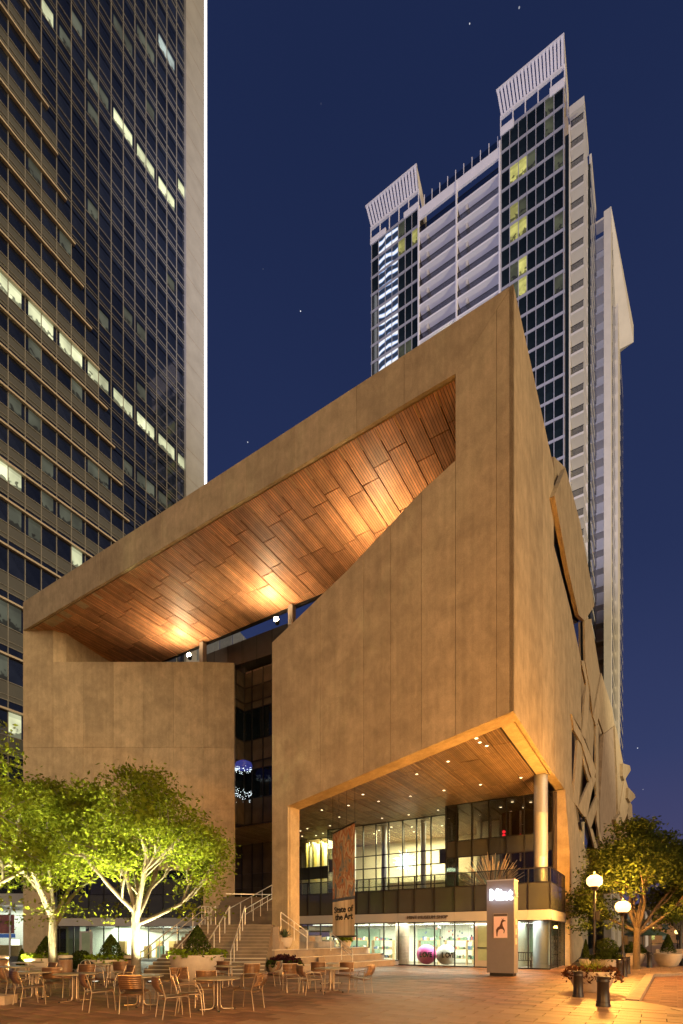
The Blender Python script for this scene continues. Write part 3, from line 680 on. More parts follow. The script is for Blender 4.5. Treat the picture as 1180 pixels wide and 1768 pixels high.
for k in range(6): piece('interior_fin', (.1, .3, 3.4), (-6.9 + .75 * k, 17.0 - .25 * k, 8.6), M_TRIM, mus)
for a, w in ((-13.6, .22), (-10.3, .2), (-8.0, .35), (-16.4, .22)):
    MB().lathe([(w, 3.22), (w, 10.45)], 20, (a, 15.9, 0)).build('interior_column', M_TRIM, mus)
MB().box(-17, -9, 20.5, 22.9, 6.5, 7.1).build('interior_balcony', M_INT, mus)
MB().box(-23.0, -19.0, 19, 19.2, 3.2, 10.5).build('interior_wall', M_INT, mus)
for k in range(5): piece('interior_fin', (.16, .5, 3.4), (-22.6 + .8 * k, 18.2, 8.6), mat('amber_panel', (.62, .52, .16), .5), mus)
light('gallery_light', 'AREA', (-12.5, 19, 10.3), 2800, (1, .84, .48), mus, sx=8, sy=5, aim=(0, 0, -1))
light('gallery_light', 'AREA', (-20.6, 18.4, 10.3), 700, (1, .86, .45), mus, sx=3.5, sy=1.2, aim=(0, 0, -1))
light('gallery_light', 'AREA', (-5.8, 15.5, 6.6), 160, (.75, 1, .75), mus, sx=2.5, sy=2, aim=(0, 0, -1))
for a, b, z in ((-14.6, 17, 10.44), (-13.2, 16.4, 10.44), (-11.8, 17.2, 10.44), (-10.6, 16.3, 10.44), (-9.6, 18, 10.44), (-15.6, 18, 10.44), (-12.4, 19, 10.44), (-3.2, 13.6, 10.44), (-2.2, 14.3, 10.44), (-4.2, 14.6, 10.44), (-2.9, 15.5, 10.44), (-1.6, 15.2, 10.44)):
    MB().lathe([(.09, 0), (0, -.01)], 10, (a, b, z)).build('downlight', M_DOWN, mus)
for a, b, z in ((-3.96, 14.5, 8.75), (-3.96, 14.5, 8.5), (-2.95, 14.8, 8.45)): MB().lathe([(0, -.12), (.11, -.05), (.11, .05), (0, .12)], 10, (a, b, z)).build('warning_light', M_RED, mus)

# shop front S at b = 7.87 and the balustrade above it
SA = [-16.45, -15.26, -14.24, -13.21, -12.33, -11.48, -10.6, -9.57, -8.58, -7.53, -6.28, -5.06, -3.93, -3.02, -2.16, -1.04, .06]
sills = [2.2, 1.8, 1.42, 1.06, 1.06, 1.06, .68, .3, .04, .04, .04, .04, .04, .04, .04, .04]
SBP = 7.87
for a0, a1, sl in zip(SA, SA[1:], sills):
    w = round(a1 - a0, 2); am = (a0 + a1) / 2
    if abs(a0 + 3.93) > .01: piece('shop_pane', (w - .05, .03, round(2.55 - sl, 2)), (am, SBP, (2.55 + sl) / 2), M_GLASS, mus)
    piece('balustrade_pane', (w - .05, .03, .72), (am, SBP, 4.95), M_RAILG, mus)
    piece('spandrel', (w - .03, .04, 1.38), (am, SBP, 3.86), M_SPAN, mus)
    piece('transom', (w, .09, .06), (am, SBP - .02, sl), M_DARK, mus)
for a, sl in zip(SA, [sills[0]] + sills):
    piece('mullion', (.055, .10, round(2.6 - sl, 2)), (a, SBP - .025, (2.6 + sl) / 2), M_DARK, mus)
    piece('mullion', (.05, .09, 2.15), (a, SBP - .025, 4.25), M_DARK, mus)
for z in (2.58, 3.15, 4.57, 5.33): piece('transom', (16.5, .09, .05), (-8.2, SBP - .02, z), M_DARK, mus)
for a0, a1 in zip([-16.45, -8.58, -5.06, -1.04], [-8.58, -5.06, -1.04, .06]):
    piece('fascia_panel', (a1 - a0 - .012, .1, .53), ((a0 + a1) / 2, SBP - .05, 2.865), M_WHITE, mus)
# return side of the shop block
for b0, b1 in ((7.9, 10.2), (10.2, 12.6)):
    for z0, z1, m_ in ((.04, 2.55, M_GLASS_R), (3.17, 4.55, M_SPAN), (4.6, 5.3, M_RAILG)):
        piece('side_pane', (.03, b1 - b0 - .05, round(z1 - z0, 2)), (.06, (b0 + b1) / 2, (z0 + z1) / 2), m_, mus)
    piece('fascia_panel', (.1, b1 - b0 - .01, .53), (.08, (b0 + b1) / 2, 2.865), M_WHITE, mus)
    piece('mullion', (.07, .06, 5.3), (.06, b1, 2.65), M_DARK, mus)
for z in (2.58, 3.15, 4.57, 5.33): piece('transom', (.08, 4.8, .05), (.06, 10.3, z), M_DARK, mus)
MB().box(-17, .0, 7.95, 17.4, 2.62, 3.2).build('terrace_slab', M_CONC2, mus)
# shop interior
MB().box(-17, -.3, 13.2, 13.4, 0, 2.6).build('shop_back_wall', M_INTW, mus)
for a0, a1 in ((-16, -12.5), (-9.5, -7.9), (-3.6, -1.6)): MB().box(a0, a1, 12.9, 13.1, .5, 2.3).build('shop_wall_panel', M_INTG, mus)
MB().box(-2.2, -2.0, 9.6, 13.2, 0, 2.6).build('shop_partition', M_INTW, mus)
for k in range(7): piece('ceiling_light', (1.5, .35, .03), (-15.2 + 2.1 * k, 9.6 + (k % 2) * 1.6, 2.56), M_CEIL, mus)
light('shop_light', 'AREA', (-8.3, 10.0, 2.5), 1200, (.95, 1, .78), mus, sx=14, sy=3.5, aim=(0, 0, -1))
light('shop_light', 'AREA', (-6.5, 8.15, 2.52), 520, (1, .98, .84), mus, sx=12, sy=.8, aim=(0, .25, -1))
MB().lathe([(.42, 0), (.42, 2.6)], 28, (-8.72, 8.7, 0)).build('shop_column', M_CONC2, mus)
MB().lathe([(.40, 0), (.40, 2.6)], 28, (-.62, 9.0, 0)).build('shop_column', M_STEEL, mus)
door2 = piece('door', (.86, .06, 2.45), (-3.47, SBP - .02, 1.26), M_WHITE, mus)
piece('door_glass', (.5, .08, 1.95), (0, 0, .12), M_INTG, door2); piece('handle', (.55, .12, .05), (0, -.02, -.15), M_DARK, door2)
text('shop_sign', 'MINT MUSEUM SHOP', .27, mat('sign_metal', (.12, .10, .09), .4, .7), mus, (-7.98, SBP - .13, 2.78), depth=.02, xs=1.0)
GOODS = [mat('goods_%s' % n, c, .5, isl=.2) for n, c in (('red', (.42, .10, .07)), ('blue', (.10, .15, .28)), ('tan', (.55, .38, .20)), ('green', (.18, .28, .18)), ('white', (.8, .8, .75)), ('black', (.04, .04, .04)))]

# balcony slots: shop shelves with goods are things of their own
def shelf_unit(a, b, w, label, n=3, h=1.5):
    t = thing('shop_shelf', label, 'shelf', W(a, b, 0), ROT, 'shelves inside the museum shop')
    for k in range(n): piece('shelf_board', (w, .35, .03), (0, 0, .35 + k * (h - .35) / max(1, n - 1)), GOODS[2], t)
    for s in (-1, 1): piece('side_panel', (.03, .36, h), (s * w / 2, 0, h / 2), GOODS[2], t)
    for k in range(n):
        x = -w / 2 + .1
        while x < w / 2 - .12:
            q = random.uniform(.05, .13); hh = random.uniform(.08, .24)
            piece('merchandise', (round(q, 2), .2, round(hh, 2)), (x + q / 2, random.uniform(-.05, .05), .37 + k * (h - .35) / max(1, n - 1) + hh / 2), random.choice(GOODS), t); x += q + .04
for a, b, w, l in ((-14.9, 9.7, 1.6, 'goods shelf behind the short panes at the stepped seats'), (-12.6, 9.9, 1.7, 'goods shelf behind the panes above the trailing planter'), (-10.5, 9.6, 1.5, 'goods shelf between the hanging banner and the shop column'),
                   (-7.6, 10.3, 1.3, 'tan goods shelf just left of the pink ball'), (-6.0, 11.4, 1.8, 'goods shelf behind the two LOVE balls'), (-4.6, 10.0, .9, 'narrow goods shelf between white ball and shop door')):
    shelf_unit(a, b, w, l)
def love_ball(px, py, r, m, label, tx):
    P = onb(px, py, SBP + r + .12)
    t = thing('ball', label, 'ball', W(P.x, P.y, 0), ROT)
    prof = [(r * math.sin(math.pi * k / 20), r - r * math.cos(math.pi * k / 20)) for k in range(21)]
    MB().lathe(prof, 32, (0, 0, .06)).build('globe', m, t)
    x0 = tx
    for i, ch in enumerate('LOVE'):
        ang = (x0 + i * .205) / r
        o = text('letter', ch, .40, M_INK, t, (math.sin(ang) * (r + .0), -math.cos(ang) * (r + .0), r * .88), (math.pi / 2, 0, ang), depth=.015, xs=.78, bold=.02)
love_ball(737, 1649, .60, M_PINK, 'large pink ball lettered LOVE in the shop window', -.22)
love_ball(771, 1649, .60, M_BALLW, 'large white ball lettered LOVE in the shop window', -.06)
# hanging paper bits in the window
t = thing('window_mobile', 'colourful small tags strung across the shop window above the LOVE balls', 'mobile', W(-6.2, 8.4, 0), ROT)
for k in range(26):
    x = random.uniform(-1.2, 2.0); z = random.uniform(1.45, 2.4)
    tg = piece('tag', (.07, .01, .11), (x, random.uniform(-.2, .2), z), GOODS[k % 6], t)
    piece('string', (.006, .006, 2.56 - z), (0, 0, (2.56 - z) / 2 + .05), M_DARK, tg)
# bench seen through the glass
t = thing('bench', 'dark slatted bench behind the glass to the right of the sign pillar', 'bench', W(-1.5, 8.6, 0), ROT)
for s in (-.45, .45):
    piece('leg', (.05, .05, .42), (s, -.15, .21), M_DARK, t); piece('leg', (.05, .05, .85), (s, .18, .42), M_DARK, t)
    piece('armrest', (.05, .4, .04), (s, 0, .62), M_DARK, t)
for k in range(4): piece('seat_slat', (1.0, .07, .03), (0, -.14 + .09 * k, .43), M_DARK, t)
for k in range(7): piece('back_slat', (.03, .03, .36), (-.36 + .12 * k, .19, .64), M_DARK, t)
piece('back_rail', (1.0, .04, .05), (0, .19, .85), M_DARK, t)

# glass sculpture in the gallery
gp = onb(699, 1488, 16.6)
t = thing('glass_chandelier', 'burst of white glass spikes glowing behind the gallery panes', 'glass sculpture', W(gp.x, gp.y, gp.z), ROT)
mgl = mat('sculpture_glass', (.9, .9, .9), .2, emit=(.92, .97, 1.0), estr=3.5)
mb = MB()
for k in range(150):
    v = Vector((random.gauss(0, 1), random.gauss(0, 1), random.gauss(0, 1))).normalized(); L_ = random.uniform(.45, 1.05)
    mb.tube([v * .05, v * L_ * .6 + Vector((0, 0, random.uniform(-.1, .1))), v * L_], .035, 4, .008)
mb.build('spike', mgl, t, kind='stuff'); MB().tube([(0, 0, 0), (0, 0, 3.4)], .02, 6).build('cable', M_DARK, t)
t = thing('wire_sculpture', 'large spiky twig sculpture standing on the terrace behind the balustrade', 'sculpture', W(onb(852, 1500, 10.2).x, 10.2, 3.22), ROT)
mb = MB()
for k in range(120):
    v = Vector((random.gauss(0, 1), random.gauss(0, .7), abs(random.gauss(.6, .8)))).normalized()
    mb.tube([(0, 0, .5), v * random.uniform(.7, 1.1) + Vector((0, 0, 1.3)), v * random.uniform(1.5, 2.1) + Vector((0, 0, 1.5))], .026, 4, .012)
mb.build('twig', mat('twig', (.62, .48, .32), .6), t, kind='stuff'); MB().lathe([(.5, 0), (.6, .4), (.52, .4), (.5, .3)], 20).build('base', M_BOWL, t)

cp = onb(421, 1330, 9.2)
t = thing('glint_chandelier', 'glowing beads in the slot, standing in for chandelier glints in the glass', 'chandelier', W(cp.x, cp.y, cp.z), ROT)  # emissive beads put here in place of glints in the atrium glass
mb = MB(); mb2 = MB()
for k in range(130):
    a = random.uniform(0, 6.283); top_ = k % 2; q = .62 * random.uniform(.8, 1.05); z = random.gauss(.0, .09) if top_ else -1.9 + random.gauss(0, .22)
    c = Vector((q * math.cos(a), q * math.sin(a), z)); r_ = random.uniform(.012, .028)
    mb.add([c + Vector((r_, 0, 0)), c + Vector((0, r_, 0)), c + Vector((-r_, 0, 0)), c + Vector((0, -r_, 0)), c + Vector((0, 0, r_)), c - Vector((0, 0, r_))], [(0, 1, 4), (1, 2, 4), (2, 3, 4), (3, 0, 4), (1, 0, 5), (2, 1, 5), (3, 2, 5), (0, 3, 5)])
mb.build('glint_bead', mat('glint_glow', (.8, .9, .95), .1, emit=(.8, .95, 1), estr=4), t, kind='stuff')
MB().lathe([(.6, .12), (.66, .3), (.60, .55), (.3, .7), (0, .74)], 20).build('glint_dome', mat('blue_glint_glow', (.03, .04, .16), .15, emit=(.05, .06, .35), estr=.5, var=.6, scale=9), t)
MB().tube([(0, 0, -2.2), (0, 0, 9.5)], .012, 5).build('cable', M_DARK, t)
# terrace furniture
for k, (a, b, w, l) in enumerate(((-12.2, 9.5, 1.9, 'low red brown terrace bench behind the balustrade beside the banner'),)):
    t = thing('terrace_bench', l, 'bench', W(a, b, 3.22), ROT); piece('seat', (w, .5, .12), (0, 0, .9), GOODS[2], t)
    for s in (-.8, .8): piece('leg', (.1, .4, .85), (s, 0, .42), M_DARK, t)

# ================================================================== STAIRS AND STEPPED SEATS
st = tag(bpy.data.objects.new('stairs', None), None, kind='structure'); COL.objects.link(st)
NS = 15; Y0, Y1, ZT = 21.9, 25.5, 2.3
for k in range(NS):
    t_ = k / NS; y0 = lerp(Y0, Y1, t_); z = ZT * (k + 1) / NS
    xl = lerp(-8.55, -7.0, t_); xr = lerp(-3.3, -3.4, t_)
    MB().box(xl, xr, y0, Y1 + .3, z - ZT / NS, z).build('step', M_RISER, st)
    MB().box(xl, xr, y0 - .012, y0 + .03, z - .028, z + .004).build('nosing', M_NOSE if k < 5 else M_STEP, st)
MB().box(-7.0, -3.4, 25.56, 30.5, 1.9, 2.304).build('landing', M_RISER, st)
MB().box(-7.3, -3.4, 25.6, 25.7, 0, 1.9).build('stair_wall', M_STEP, st)
# upper flight in the slot between the walls
for k in range(10):
    y0 = 29.0 + k * .36; z = 2.3 + .19 * (k + 1)
    MB().box(-7.4, -3.6, y0, 36, z - .19, z).build('step', M_RISER, st)
seat = tag(bpy.data.objects.new('stepped_seats', None), None, kind='structure'); COL.objects.link(seat)
TI = [(.33, (-3.2, 23.9), (3.5, 31.75)), (.70, (-3.15, 24.4), (2.65, 32.2)), (1.08, (-3.2, 24.9), (1.7, 32.65)), (1.44, (-3.0, 25.15), (-.45, 33.6)), (1.80, (-3.05, 25.3), (-1.3, 34.1)), (2.2, (-3.1, 25.5), (-2.2, 34.7))]
zprev = 0
for z, p, q in TI:
    e2 = W(-16.4, SBP - .05); xl = -3.38
    pts = [(xl, p[1]), (p[0], p[1]), (q[0], q[1]), (e2.x, e2.y), (xl, e2.y)]
    MB().prism([(x, y, zprev - .02) for x, y in pts][::-1], [(x, y, z) for x, y in pts][::-1]).build('seat_tier', M_STEP, seat)
    for u, v in ((Vector(p), Vector(q)), (Vector((xl, p[1])), Vector(p))):
        d_ = v - u; n_ = Vector((d_.y, -d_.x)).normalized() * .012; c = (u + v) / 2 + n_
        if z < 1.2: piece('nosing', (d_.length, .05, .03), (c.x, c.y, z - .008), M_NOSE, seat, math.atan2(d_.y, d_.x))
    zprev = z
for x, y, dd in ((458, 1650, 24.3), (556, 1657, 26.8), (540, 1622, 27.5)):
    P = ond(x, y, dd); piece('seat_cube', (.3, .3, .24), (P.x, P.y, P.z), M_MASON, seat)
# handrails
def handrail(label, pts, h=.92, posts=5, two=False):
    p0, p1 = Vector(pts[0]), Vector(pts[-1])
    t = thing('handrail', label, 'handrail', p0, 0, 'white steel stair handrails')
    rel = [Vector(p) - p0 + Vector((0, 0, h)) for p in pts]
    MB().tube(rel, .028, 8).build('top_rail', M_RAIL, t)
    if two: MB().tube([q - Vector((0, 0, .3)) for q in rel], .02, 6).build('mid_rail', M_RAIL, t)
    for k in range(posts):
        u = k / (posts - 1) * (len(pts) - 1); i = min(int(u), len(pts) - 2); q = rel[i].lerp(rel[i + 1], u - i)
        MB().tube([q - Vector((0, 0, h)), q], .02, 6).build('post', M_RAIL, t)
handrail('leftmost stair handrail running beside the lit shop windows', [(-8.5, 21.9, .1), (-6.95, 25.5, 2.3), (-6.6, 26.2, 2.3)], posts=8, two=True)
handrail('stair handrail rising behind the big cone topiary planter', [(-7.15, 21.9, .1), (-6.2, 25.5, 2.3)], posts=6)
handrail('stair handrail rising just right of the cone topiary', [(-5.9, 21.9, .15), (-5.5, 25.5, 2.3)], posts=6)
handrail('steep looking handrail in the middle of the stairs', [(-4.7, 22.0, .15), (-4.75, 25.5, 2.3)], posts=6)
handrail('upper flight handrail climbing against the left wall edge', [(-6.1, 28.0, 2.3), (-4.3, 32.0, 4.0)], posts=5)
handrail('upper flight handrail climbing to the tall concrete pier', [(-5.2, 28.0, 2.3), (-4.1, 31.5, 3.5)], posts=5, two=True)
handrail('handrail descending from the pier toward the agave bowl', [(-3.0, 25.6, 2.0), (-1.75, 26.4, 1.05)], posts=3, two=True)
handrail('short double handrail low on the stepped seats beside round table', [(-.55, 26.6, 1.0), (.55, 25.6, .1)], posts=3, two=True)
t = thing('glass_guard', 'glass guard rail at the stair head in the slot', 'guard rail', (-7.0, 33.5, 2.4), 0)
for k in range(4):
    piece('glass_pane', (.9, .03, 1.15), (-.0 + .95 * k, 0 + .2 * k, 1.5 + .0 * k), M_RAILG, t); piece('post', (.04, .05, 2.0), (-.47 + .95 * k, .2 * k, 1.0), M_RAIL, t)
piece('cap_rail', (3.8, .05, .05), (1.4, .3, 2.1), M_RAIL, t, .2)

# ================================================================== SIGN PILLAR
P = onz(888, 1687, 0); ab = toab(P)
t = thing('sign_pillar', 'tall grey sign pillar with glowing Mint lettering and a deer poster', 'sign', P, ROT)
PWI, PDI, PHT = 1.16, .75, 4.12
MB().box(-PWI, 0, 0, PDI, .14, PHT).build('body', mat('pillar_paint', (.19, .175, .185), .5, var=.05, isl=0), t)
MB().box(-PWI + .12, -.06, .05, PDI - .06, 0, .14).build('plinth', M_DARK, t)
MB().box(-PWI - .012, .012, -.012, PDI + .012, PHT, PHT + .05).build('cap', M_WHITE, t)
text('lettering', 'Mint', .66, M_SIGNL, t, (-1.03, -.03, 3.30), depth=.03, xs=.80, bold=.022)
text('lettering', 'Mint', .42, mat('letter_white', (.7, .7, .7), .4), t, (.022, .05, 3.42), (math.pi / 2, 0, math.pi / 2), depth=.012, xs=.75)
po = MB().box(-.86, -.26, -.03, -.002, 1.62, 2.72).build('poster_case', mat('poster_case', (.30, .25, .22), .4), t)
MB().box(-.845, -.275, -.036, -.031, 1.66, 2.58).build('poster', mat('poster_paper', (.78, .52, .40), .7, var=.03, emit=(.9, .5, .36), estr=.12), po)
MB().box(-.845, -.275, -.037, -.031, 2.6, 2.68).build('title_strip', M_INTD, po)
DEER = [(-.16, -.38), (-.12, -.38), (-.11, -.22), (-.07, -.10), (.02, -.06), (.09, -.07), (.14, -.14), (.12, -.24), (.15, -.25), (.18, -.12), (.13, -.0), (.10, .06), (.08, .20), (.14, .26), (.22, .27), (.19, .31), (.12, .33), (.14, .42), (.10, .34), (.04, .42), (.07, .33), (.03, .28), (.0, .16), (-.04, .06), (-.12, .0), (-.18, -.10)]
MB().prism([(-.56 + x * 1.05, -.039, 2.10 + z) for x, z in DEER], [(-.56 + x * 1.05, -.037, 2.10 + z) for x, z in DEER]).build('deer_print', mat('sepia_ink', (.10, .045, .03), .7), po)
for k in range(3): piece('side_notice', (.01, .24, .26), (.007, .36, 2.35 - .42 * k), mat('notice', (.6, .46, .36), .6), t)
light('sign_glow', 'AREA', (-.55, -.3, 3.5), 5, (.6, .78, 1), t, sx=1.0, sy=.35, aim=(0, 1, 0))

# ================================================================== BANNER
t = thing('banner', 'tall translucent banner reading State of the Art hung before the shop', 'banner', (0, 0, 0))
R0 = ond(613, 1617, 26.5); dirb = Vector((-370, 895)).normalized()
rr = ray(575, 1618); 
# left edge: intersection of the ray plane with the banner plane
k_ = rr.x / rr.y; u_ = (k_ * R0.y - R0.x) / (dirb.x - k_ * dirb.y)
L0 = Vector((R0.x + dirb.x * u_, R0.y + dirb.y * u_))
t.location = (R0.x, R0.y, 0); bw = u_; brot = math.atan2(dirb.y, dirb.x)
t.rotation_euler = (0, 0, brot + math.pi)      # local +x runs from the left edge side towards the viewer's right
zt = ond(612, 1421, 26.5).z; zb = R0.z
def cloth(x0, x1, z0, z1, y=0.0, n=10):
    mb = MB()
    for i in range(n):
        a0, a1 = lerp(x0, x1, i / n), lerp(x0, x1, (i + 1) / n)
        y0, y1 = y + .02 * math.sin(a0 * 7), y + .02 * math.sin(a1 * 7)
        mb.add([(a0, y0, z0), (a1, y1, z0), (a1, y1, z1), (a0, y0, z1)], [(0, 1, 2, 3)], True)
    return mb
zpic = lerp(zb, zt, .36)
pm = bpy.data.materials.new('banner_print'); pm.use_nodes = True; MATS['banner_print'] = pm
n_ = pm.node_tree.nodes; l_ = pm.node_tree.links; pb = n_['Principled BSDF']; pb.inputs['Roughness'].default_value = .8
tcn = n_.new('ShaderNodeTexCoord'); mp = n_.new('ShaderNodeMapping'); mp.inputs['Scale'].default_value = (1.9, 1, 1.3)
l_.new(tcn.outputs['Object'], mp.inputs['Vector'])
no = n_.new('ShaderNodeTexNoise'); no.inputs['Scale'].default_value = .75; no.inputs['Detail'].default_value = 5; no.inputs['Distortion'].default_value = 1.0; l_.new(mp.outputs[0], no.inputs['Vector'])
cr = n_.new('ShaderNodeValToRGB'); e = cr.color_ramp.elements
e[0].position = .28; e[0].color = (.05, .06, .08, 1); e[1].position = .78; e[1].color = (.50, .42, .34, 1)
for p_, c_ in ((.38, (.11, .14, .20, 1)), (.45, (.28, .22, .16, 1)), (.52, (.26, .09, .05, 1)), (.58, (.42, .34, .25, 1)), (.66, (.20, .19, .19, 1))):
    x = e.new(p_); x.color = c_
l_.new(no.outputs['Fac'], cr.inputs[0]); l_.new(cr.outputs[0], pb.inputs['Base Color'])
pb.inputs['Emission Strength'].default_value = 0
# sheer banner cloth lets the lit shop shimmer through
tl_ = n_.new('ShaderNodeBsdfTranslucent'); l_.new(cr.outputs[0], tl_.inputs[0]); mxs = n_.new('ShaderNodeMixShader'); mxs.inputs[0].default_value = .5
o_ = n_['Material Output']; l_.new(pb.outputs[0], mxs.inputs[1]); l_.new(tl_.outputs[0], mxs.inputs[2]); l_.new(mxs.outputs[0], o_.inputs[0])
sheer = leaf_mat('banner_cloth', (.42, .36, .29), .5)
cloth(-bw, 0, zpic, zt).build('picture_cloth', pm, t)
cloth(-bw, 0, lerp(zb, zt, .335), zpic - .003).build('blue_band', mat('banner_blue', (.13, .19, .28), .8), t)
cloth(-bw, 0, zb + .02, lerp(zb, zt, .332)).build('plain_cloth', sheer, t)
MB().tube([(-bw - .08, 0, zt + .03), (.08, 0, zt + .03)], .05, 10).build('top_bar', M_DARK, t)
MB().tube([(-bw - .1, 0, zb), (.1, 0, zb)], .05, 10).build('bottom_bar', M_DARK, t)
for s in (.0, .35, .7, 1.0): MB().tube([(-bw * s, 0, zt), (-bw * s, 0, 10.5)], .008, 5).build('cable', M_DARK, t)
hh = zt - zb
FS = 1.75 * bw / 3.3
for ln, zz in (('State of', 1.30), ('the Art', .90)):
    o = text('lettering', ln, .47, M_INK, t, (-.05 * bw, -.05, zb + zz), depth=.006, align='RIGHT', bold=.012)
    o.scale = ((.86 if ln[0] == 'S' else .80) * bw / o.dimensions.x if o.dimensions.x > .1 else 1.5, 1, 1)

# ================================================================== STREET LAMPS AND BOLLARDS
SOD = (1.0, .43, .075)
def street_lamp(P, zhead, label, power, sc=1.0):
    t = thing('street_lamp', label, 'street lamp', P, ROT, 'orange globe street lamps')
    MB().lathe([(.20, 0), (.20, .12), (.15, .2), (.13, .7), (.16, .74), (.10, .82), (.075, 1.0)], 16).build('base', M_BOLL, t)
    MB().tube([(0, 0, .9), (0, 0, zhead - .42)], .065, 12, .05).build('pole', M_BOLL, t)
    MB().lathe([(.06, zhead - .45), (.13, zhead - .42), (.17, zhead - .30), (.20, zhead - .27), (.20, zhead - .24)], 16).build('collar', M_BOLL, t)
    g_ = MB().lathe([(.20, zhead - .26), (.31, zhead - .15), (.345, zhead + .01), (.30, zhead + .14), (.17, zhead + .23), (0, zhead + .26)], 20).build('globe', M_GLOBE, t)
    g_.visible_shadow = True
    MB().tube([(-.8, 0, zhead - .62), (.8, 0, zhead - .62)], .016, 6).build('banner_arm', M_BOLL, t)
    o = light('lamp', 'POINT', (0, 0, zhead + .62), power, SOD, t, .25)
    MB().lathe([(.05, zhead + .25), (.06, zhead + .33), (0, zhead + .41)], 10).build('finial', M_BOLL, t)
    piece('control_box', (.16, .14, .4), (.14, 0, zhead - 1.6), M_BOLL, t)
    return t
street_lamp(Vector(((1027 - CX) / F * 23.6, 23.6, 0)), 4.26, 'nearer street lamp with glowing orange globe and banner arms', 4300)
street_lamp(Vector(((1076 - CX) / F * 24.6, 24.6, 0)), 3.14, 'second street lamp, glowing before the dark leafy tree', 1900)
street_lamp(Vector(((1171 - CX) / F * 62, 62, 0)), 2.3 + .1, 'small far street lamp at the end of the pavement', 350)
# the same kind of lamp along the kerb and across the plaza, just outside the frame
street_lamp(Vector((10.2, 12.0, 0)), 3.8, 'kerbside street lamp out of frame beside the nearest bollard', 2600)
street_lamp(Vector((4.5, -3.0, 0)), 3.8, 'plaza street lamp out of frame on the near right', 5000)
street_lamp(Vector((-7.0, 1.0, 0)), 3.8, 'plaza street lamp out of frame on the near left', 4600)
def bollard(P, label, h=.95, r=.145):
    t = thing('bollard', label, 'bollard', P, 0, 'dark metal bollards along the kerb')
    MB().lathe([(r * 1.18, 0), (r * 1.18, .05), (r * 1.05, .08), (r * 1.08, .11), (r, .13), (r * .97, h * .80), (r * 1.06, h * .82), (r * 1.06, h * .85), (r * .98, h * .87), (r, h * .95), (r * 1.08, h * .965), (r * 1.08, h), (0, h + .004)], 20).build('post', M_BOLL, t)
    for z in (.11, h * .835): MB().lathe([(r * 1.09, z - .012), (r * 1.11, z), (r * 1.09, z + .012)], 20).build('ring', M_BOLL, t)
    return t
bollard(onz(1042, 1738), 'nearest dark bollard standing before the trailing planter', .72, .14)
bollard(onz(999, 1722), 'dark bollard standing left of the bowl with trailing leaves', .72, .13)
bollard(onz(1070, 1690), 'first of the close bollards right of the trailing planter', .78, .12)
bollard(onz(1078, 1687), 'second of the close bollards right of the trailing planter', .85, .11)
bollard(onz(1084, 1682), 'slim bollard just left of the street tree trunk', .8, .11)
bollard(onz(1122, 1671), 'lone far bollard between street tree and round bowl', .85, .13)

# ================================================================== PLANTS
def leaf_cloud(pts_fn, n, size, mb=None, up=.3):
    mb = mb or MB()
    for _ in range(n):
        c, nr = pts_fn()
        v = Vector((random.gauss(0, 1), random.gauss(0, 1), random.gauss(0, 1) + up)).normalized()
        if nr is not None: v = (v * .6 + nr).normalized()
        u = v.orthogonal().normalized(); u.rotate(Matrix.Rotation(random.uniform(0, 6.28), 3, v)); w = v.cross(u)
        s1 = size * random.uniform(.6, 1.3); s2 = s1 * .5
        mb.add([c - u * s1, c + w * s2, c + u * s1, c - w * s2], [(0, 1, 2, 3)])
    return mb
def bowl_planter(P, label, r=.75, h=.8, kind='cone', leaf=M_LEAFY, top=M_LEAFD, toph=1.1, skirt=True, grp='stone bowl planters'):
    t = thing('planter', label, 'planter', P, random.uniform(0, 3), grp)
    MB().lathe([(r * .55, 0), (r * .70, h * .12), (r * .90, h * .5), (r, h * .95), (r, h), (r * .93, h), (r * .9, h * .9), (0, h * .88)], 28).build('bowl', M_BOWL, t)
    if skirt:
        def ring():
            a = random.uniform(0, 6.283); q = r * math.sqrt(random.uniform(.15, 1.25)); return Vector((q * math.cos(a), q * math.sin(a), h + random.uniform(-.06, .2) - max(0, q - r) * .9)), None
        leaf_cloud(ring, 420, .085, up=.8).build('foliage', leaf, t)
    if kind == 'cone':
        def cone():
            u = random.random() ** .7; a = random.uniform(0, 6.283); q = r * .60 * (1 - u) ** .75 * random.uniform(.75, 1.08)
            return Vector((q * math.cos(a), q * math.sin(a), h + .05 + u * toph)), Vector((math.cos(a), math.sin(a), .4))
        leaf_cloud(cone, 1500, .055).build('topiary', top, t)
        MB().tube([(0, 0, h * .85), (0, 0, h + toph * .9)], .04, 6, .01).build('stem', M_BARK, t)
    elif kind == 'ball':
        def ball():
            v = Vector((random.gauss(0, 1), random.gauss(0, 1), random.gauss(0, 1))).normalized(); q = toph * .5 * random.uniform(.82, 1.04)
            return v * q + Vector((0, 0, h + toph * .45)), v
        leaf_cloud(ball, 1500, .055).build('topiary', top, t)
    elif kind == 'agave':
        mb = MB()
        for k in range(34):
            a = k * 2.4; el = .25 + 1.2 * (k / 34); L_ = toph * random.uniform(.8, 1.05); d_ = Vector((math.cos(a) * math.cos(el), math.sin(a) * math.cos(el), math.sin(el)))
            w = Vector((-math.sin(a), math.cos(a), 0)) * .05; b0 = Vector((0, 0, h)); m_ = b0 + d_ * L_ * .5; mb.add([b0 - w, b0 + w, m_ + w, b0 + d_ * L_, m_ - w], [(0, 1, 2, 3, 4)])
        mb.build('agave_leaves', M_AGAVE, t)
    elif kind == 'bush':
        def bush():
            v = Vector((random.gauss(0, 1), random.gauss(0, 1), abs(random.gauss(0, .8)))).normalized(); q = random.uniform(.6, 1.05)
            return Vector((v.x * r * .95 * q, v.y * r * .95 * q, h + v.z * toph * q)), None
        leaf_cloud(bush, 900, .08).build('bush', top, t)
    return t
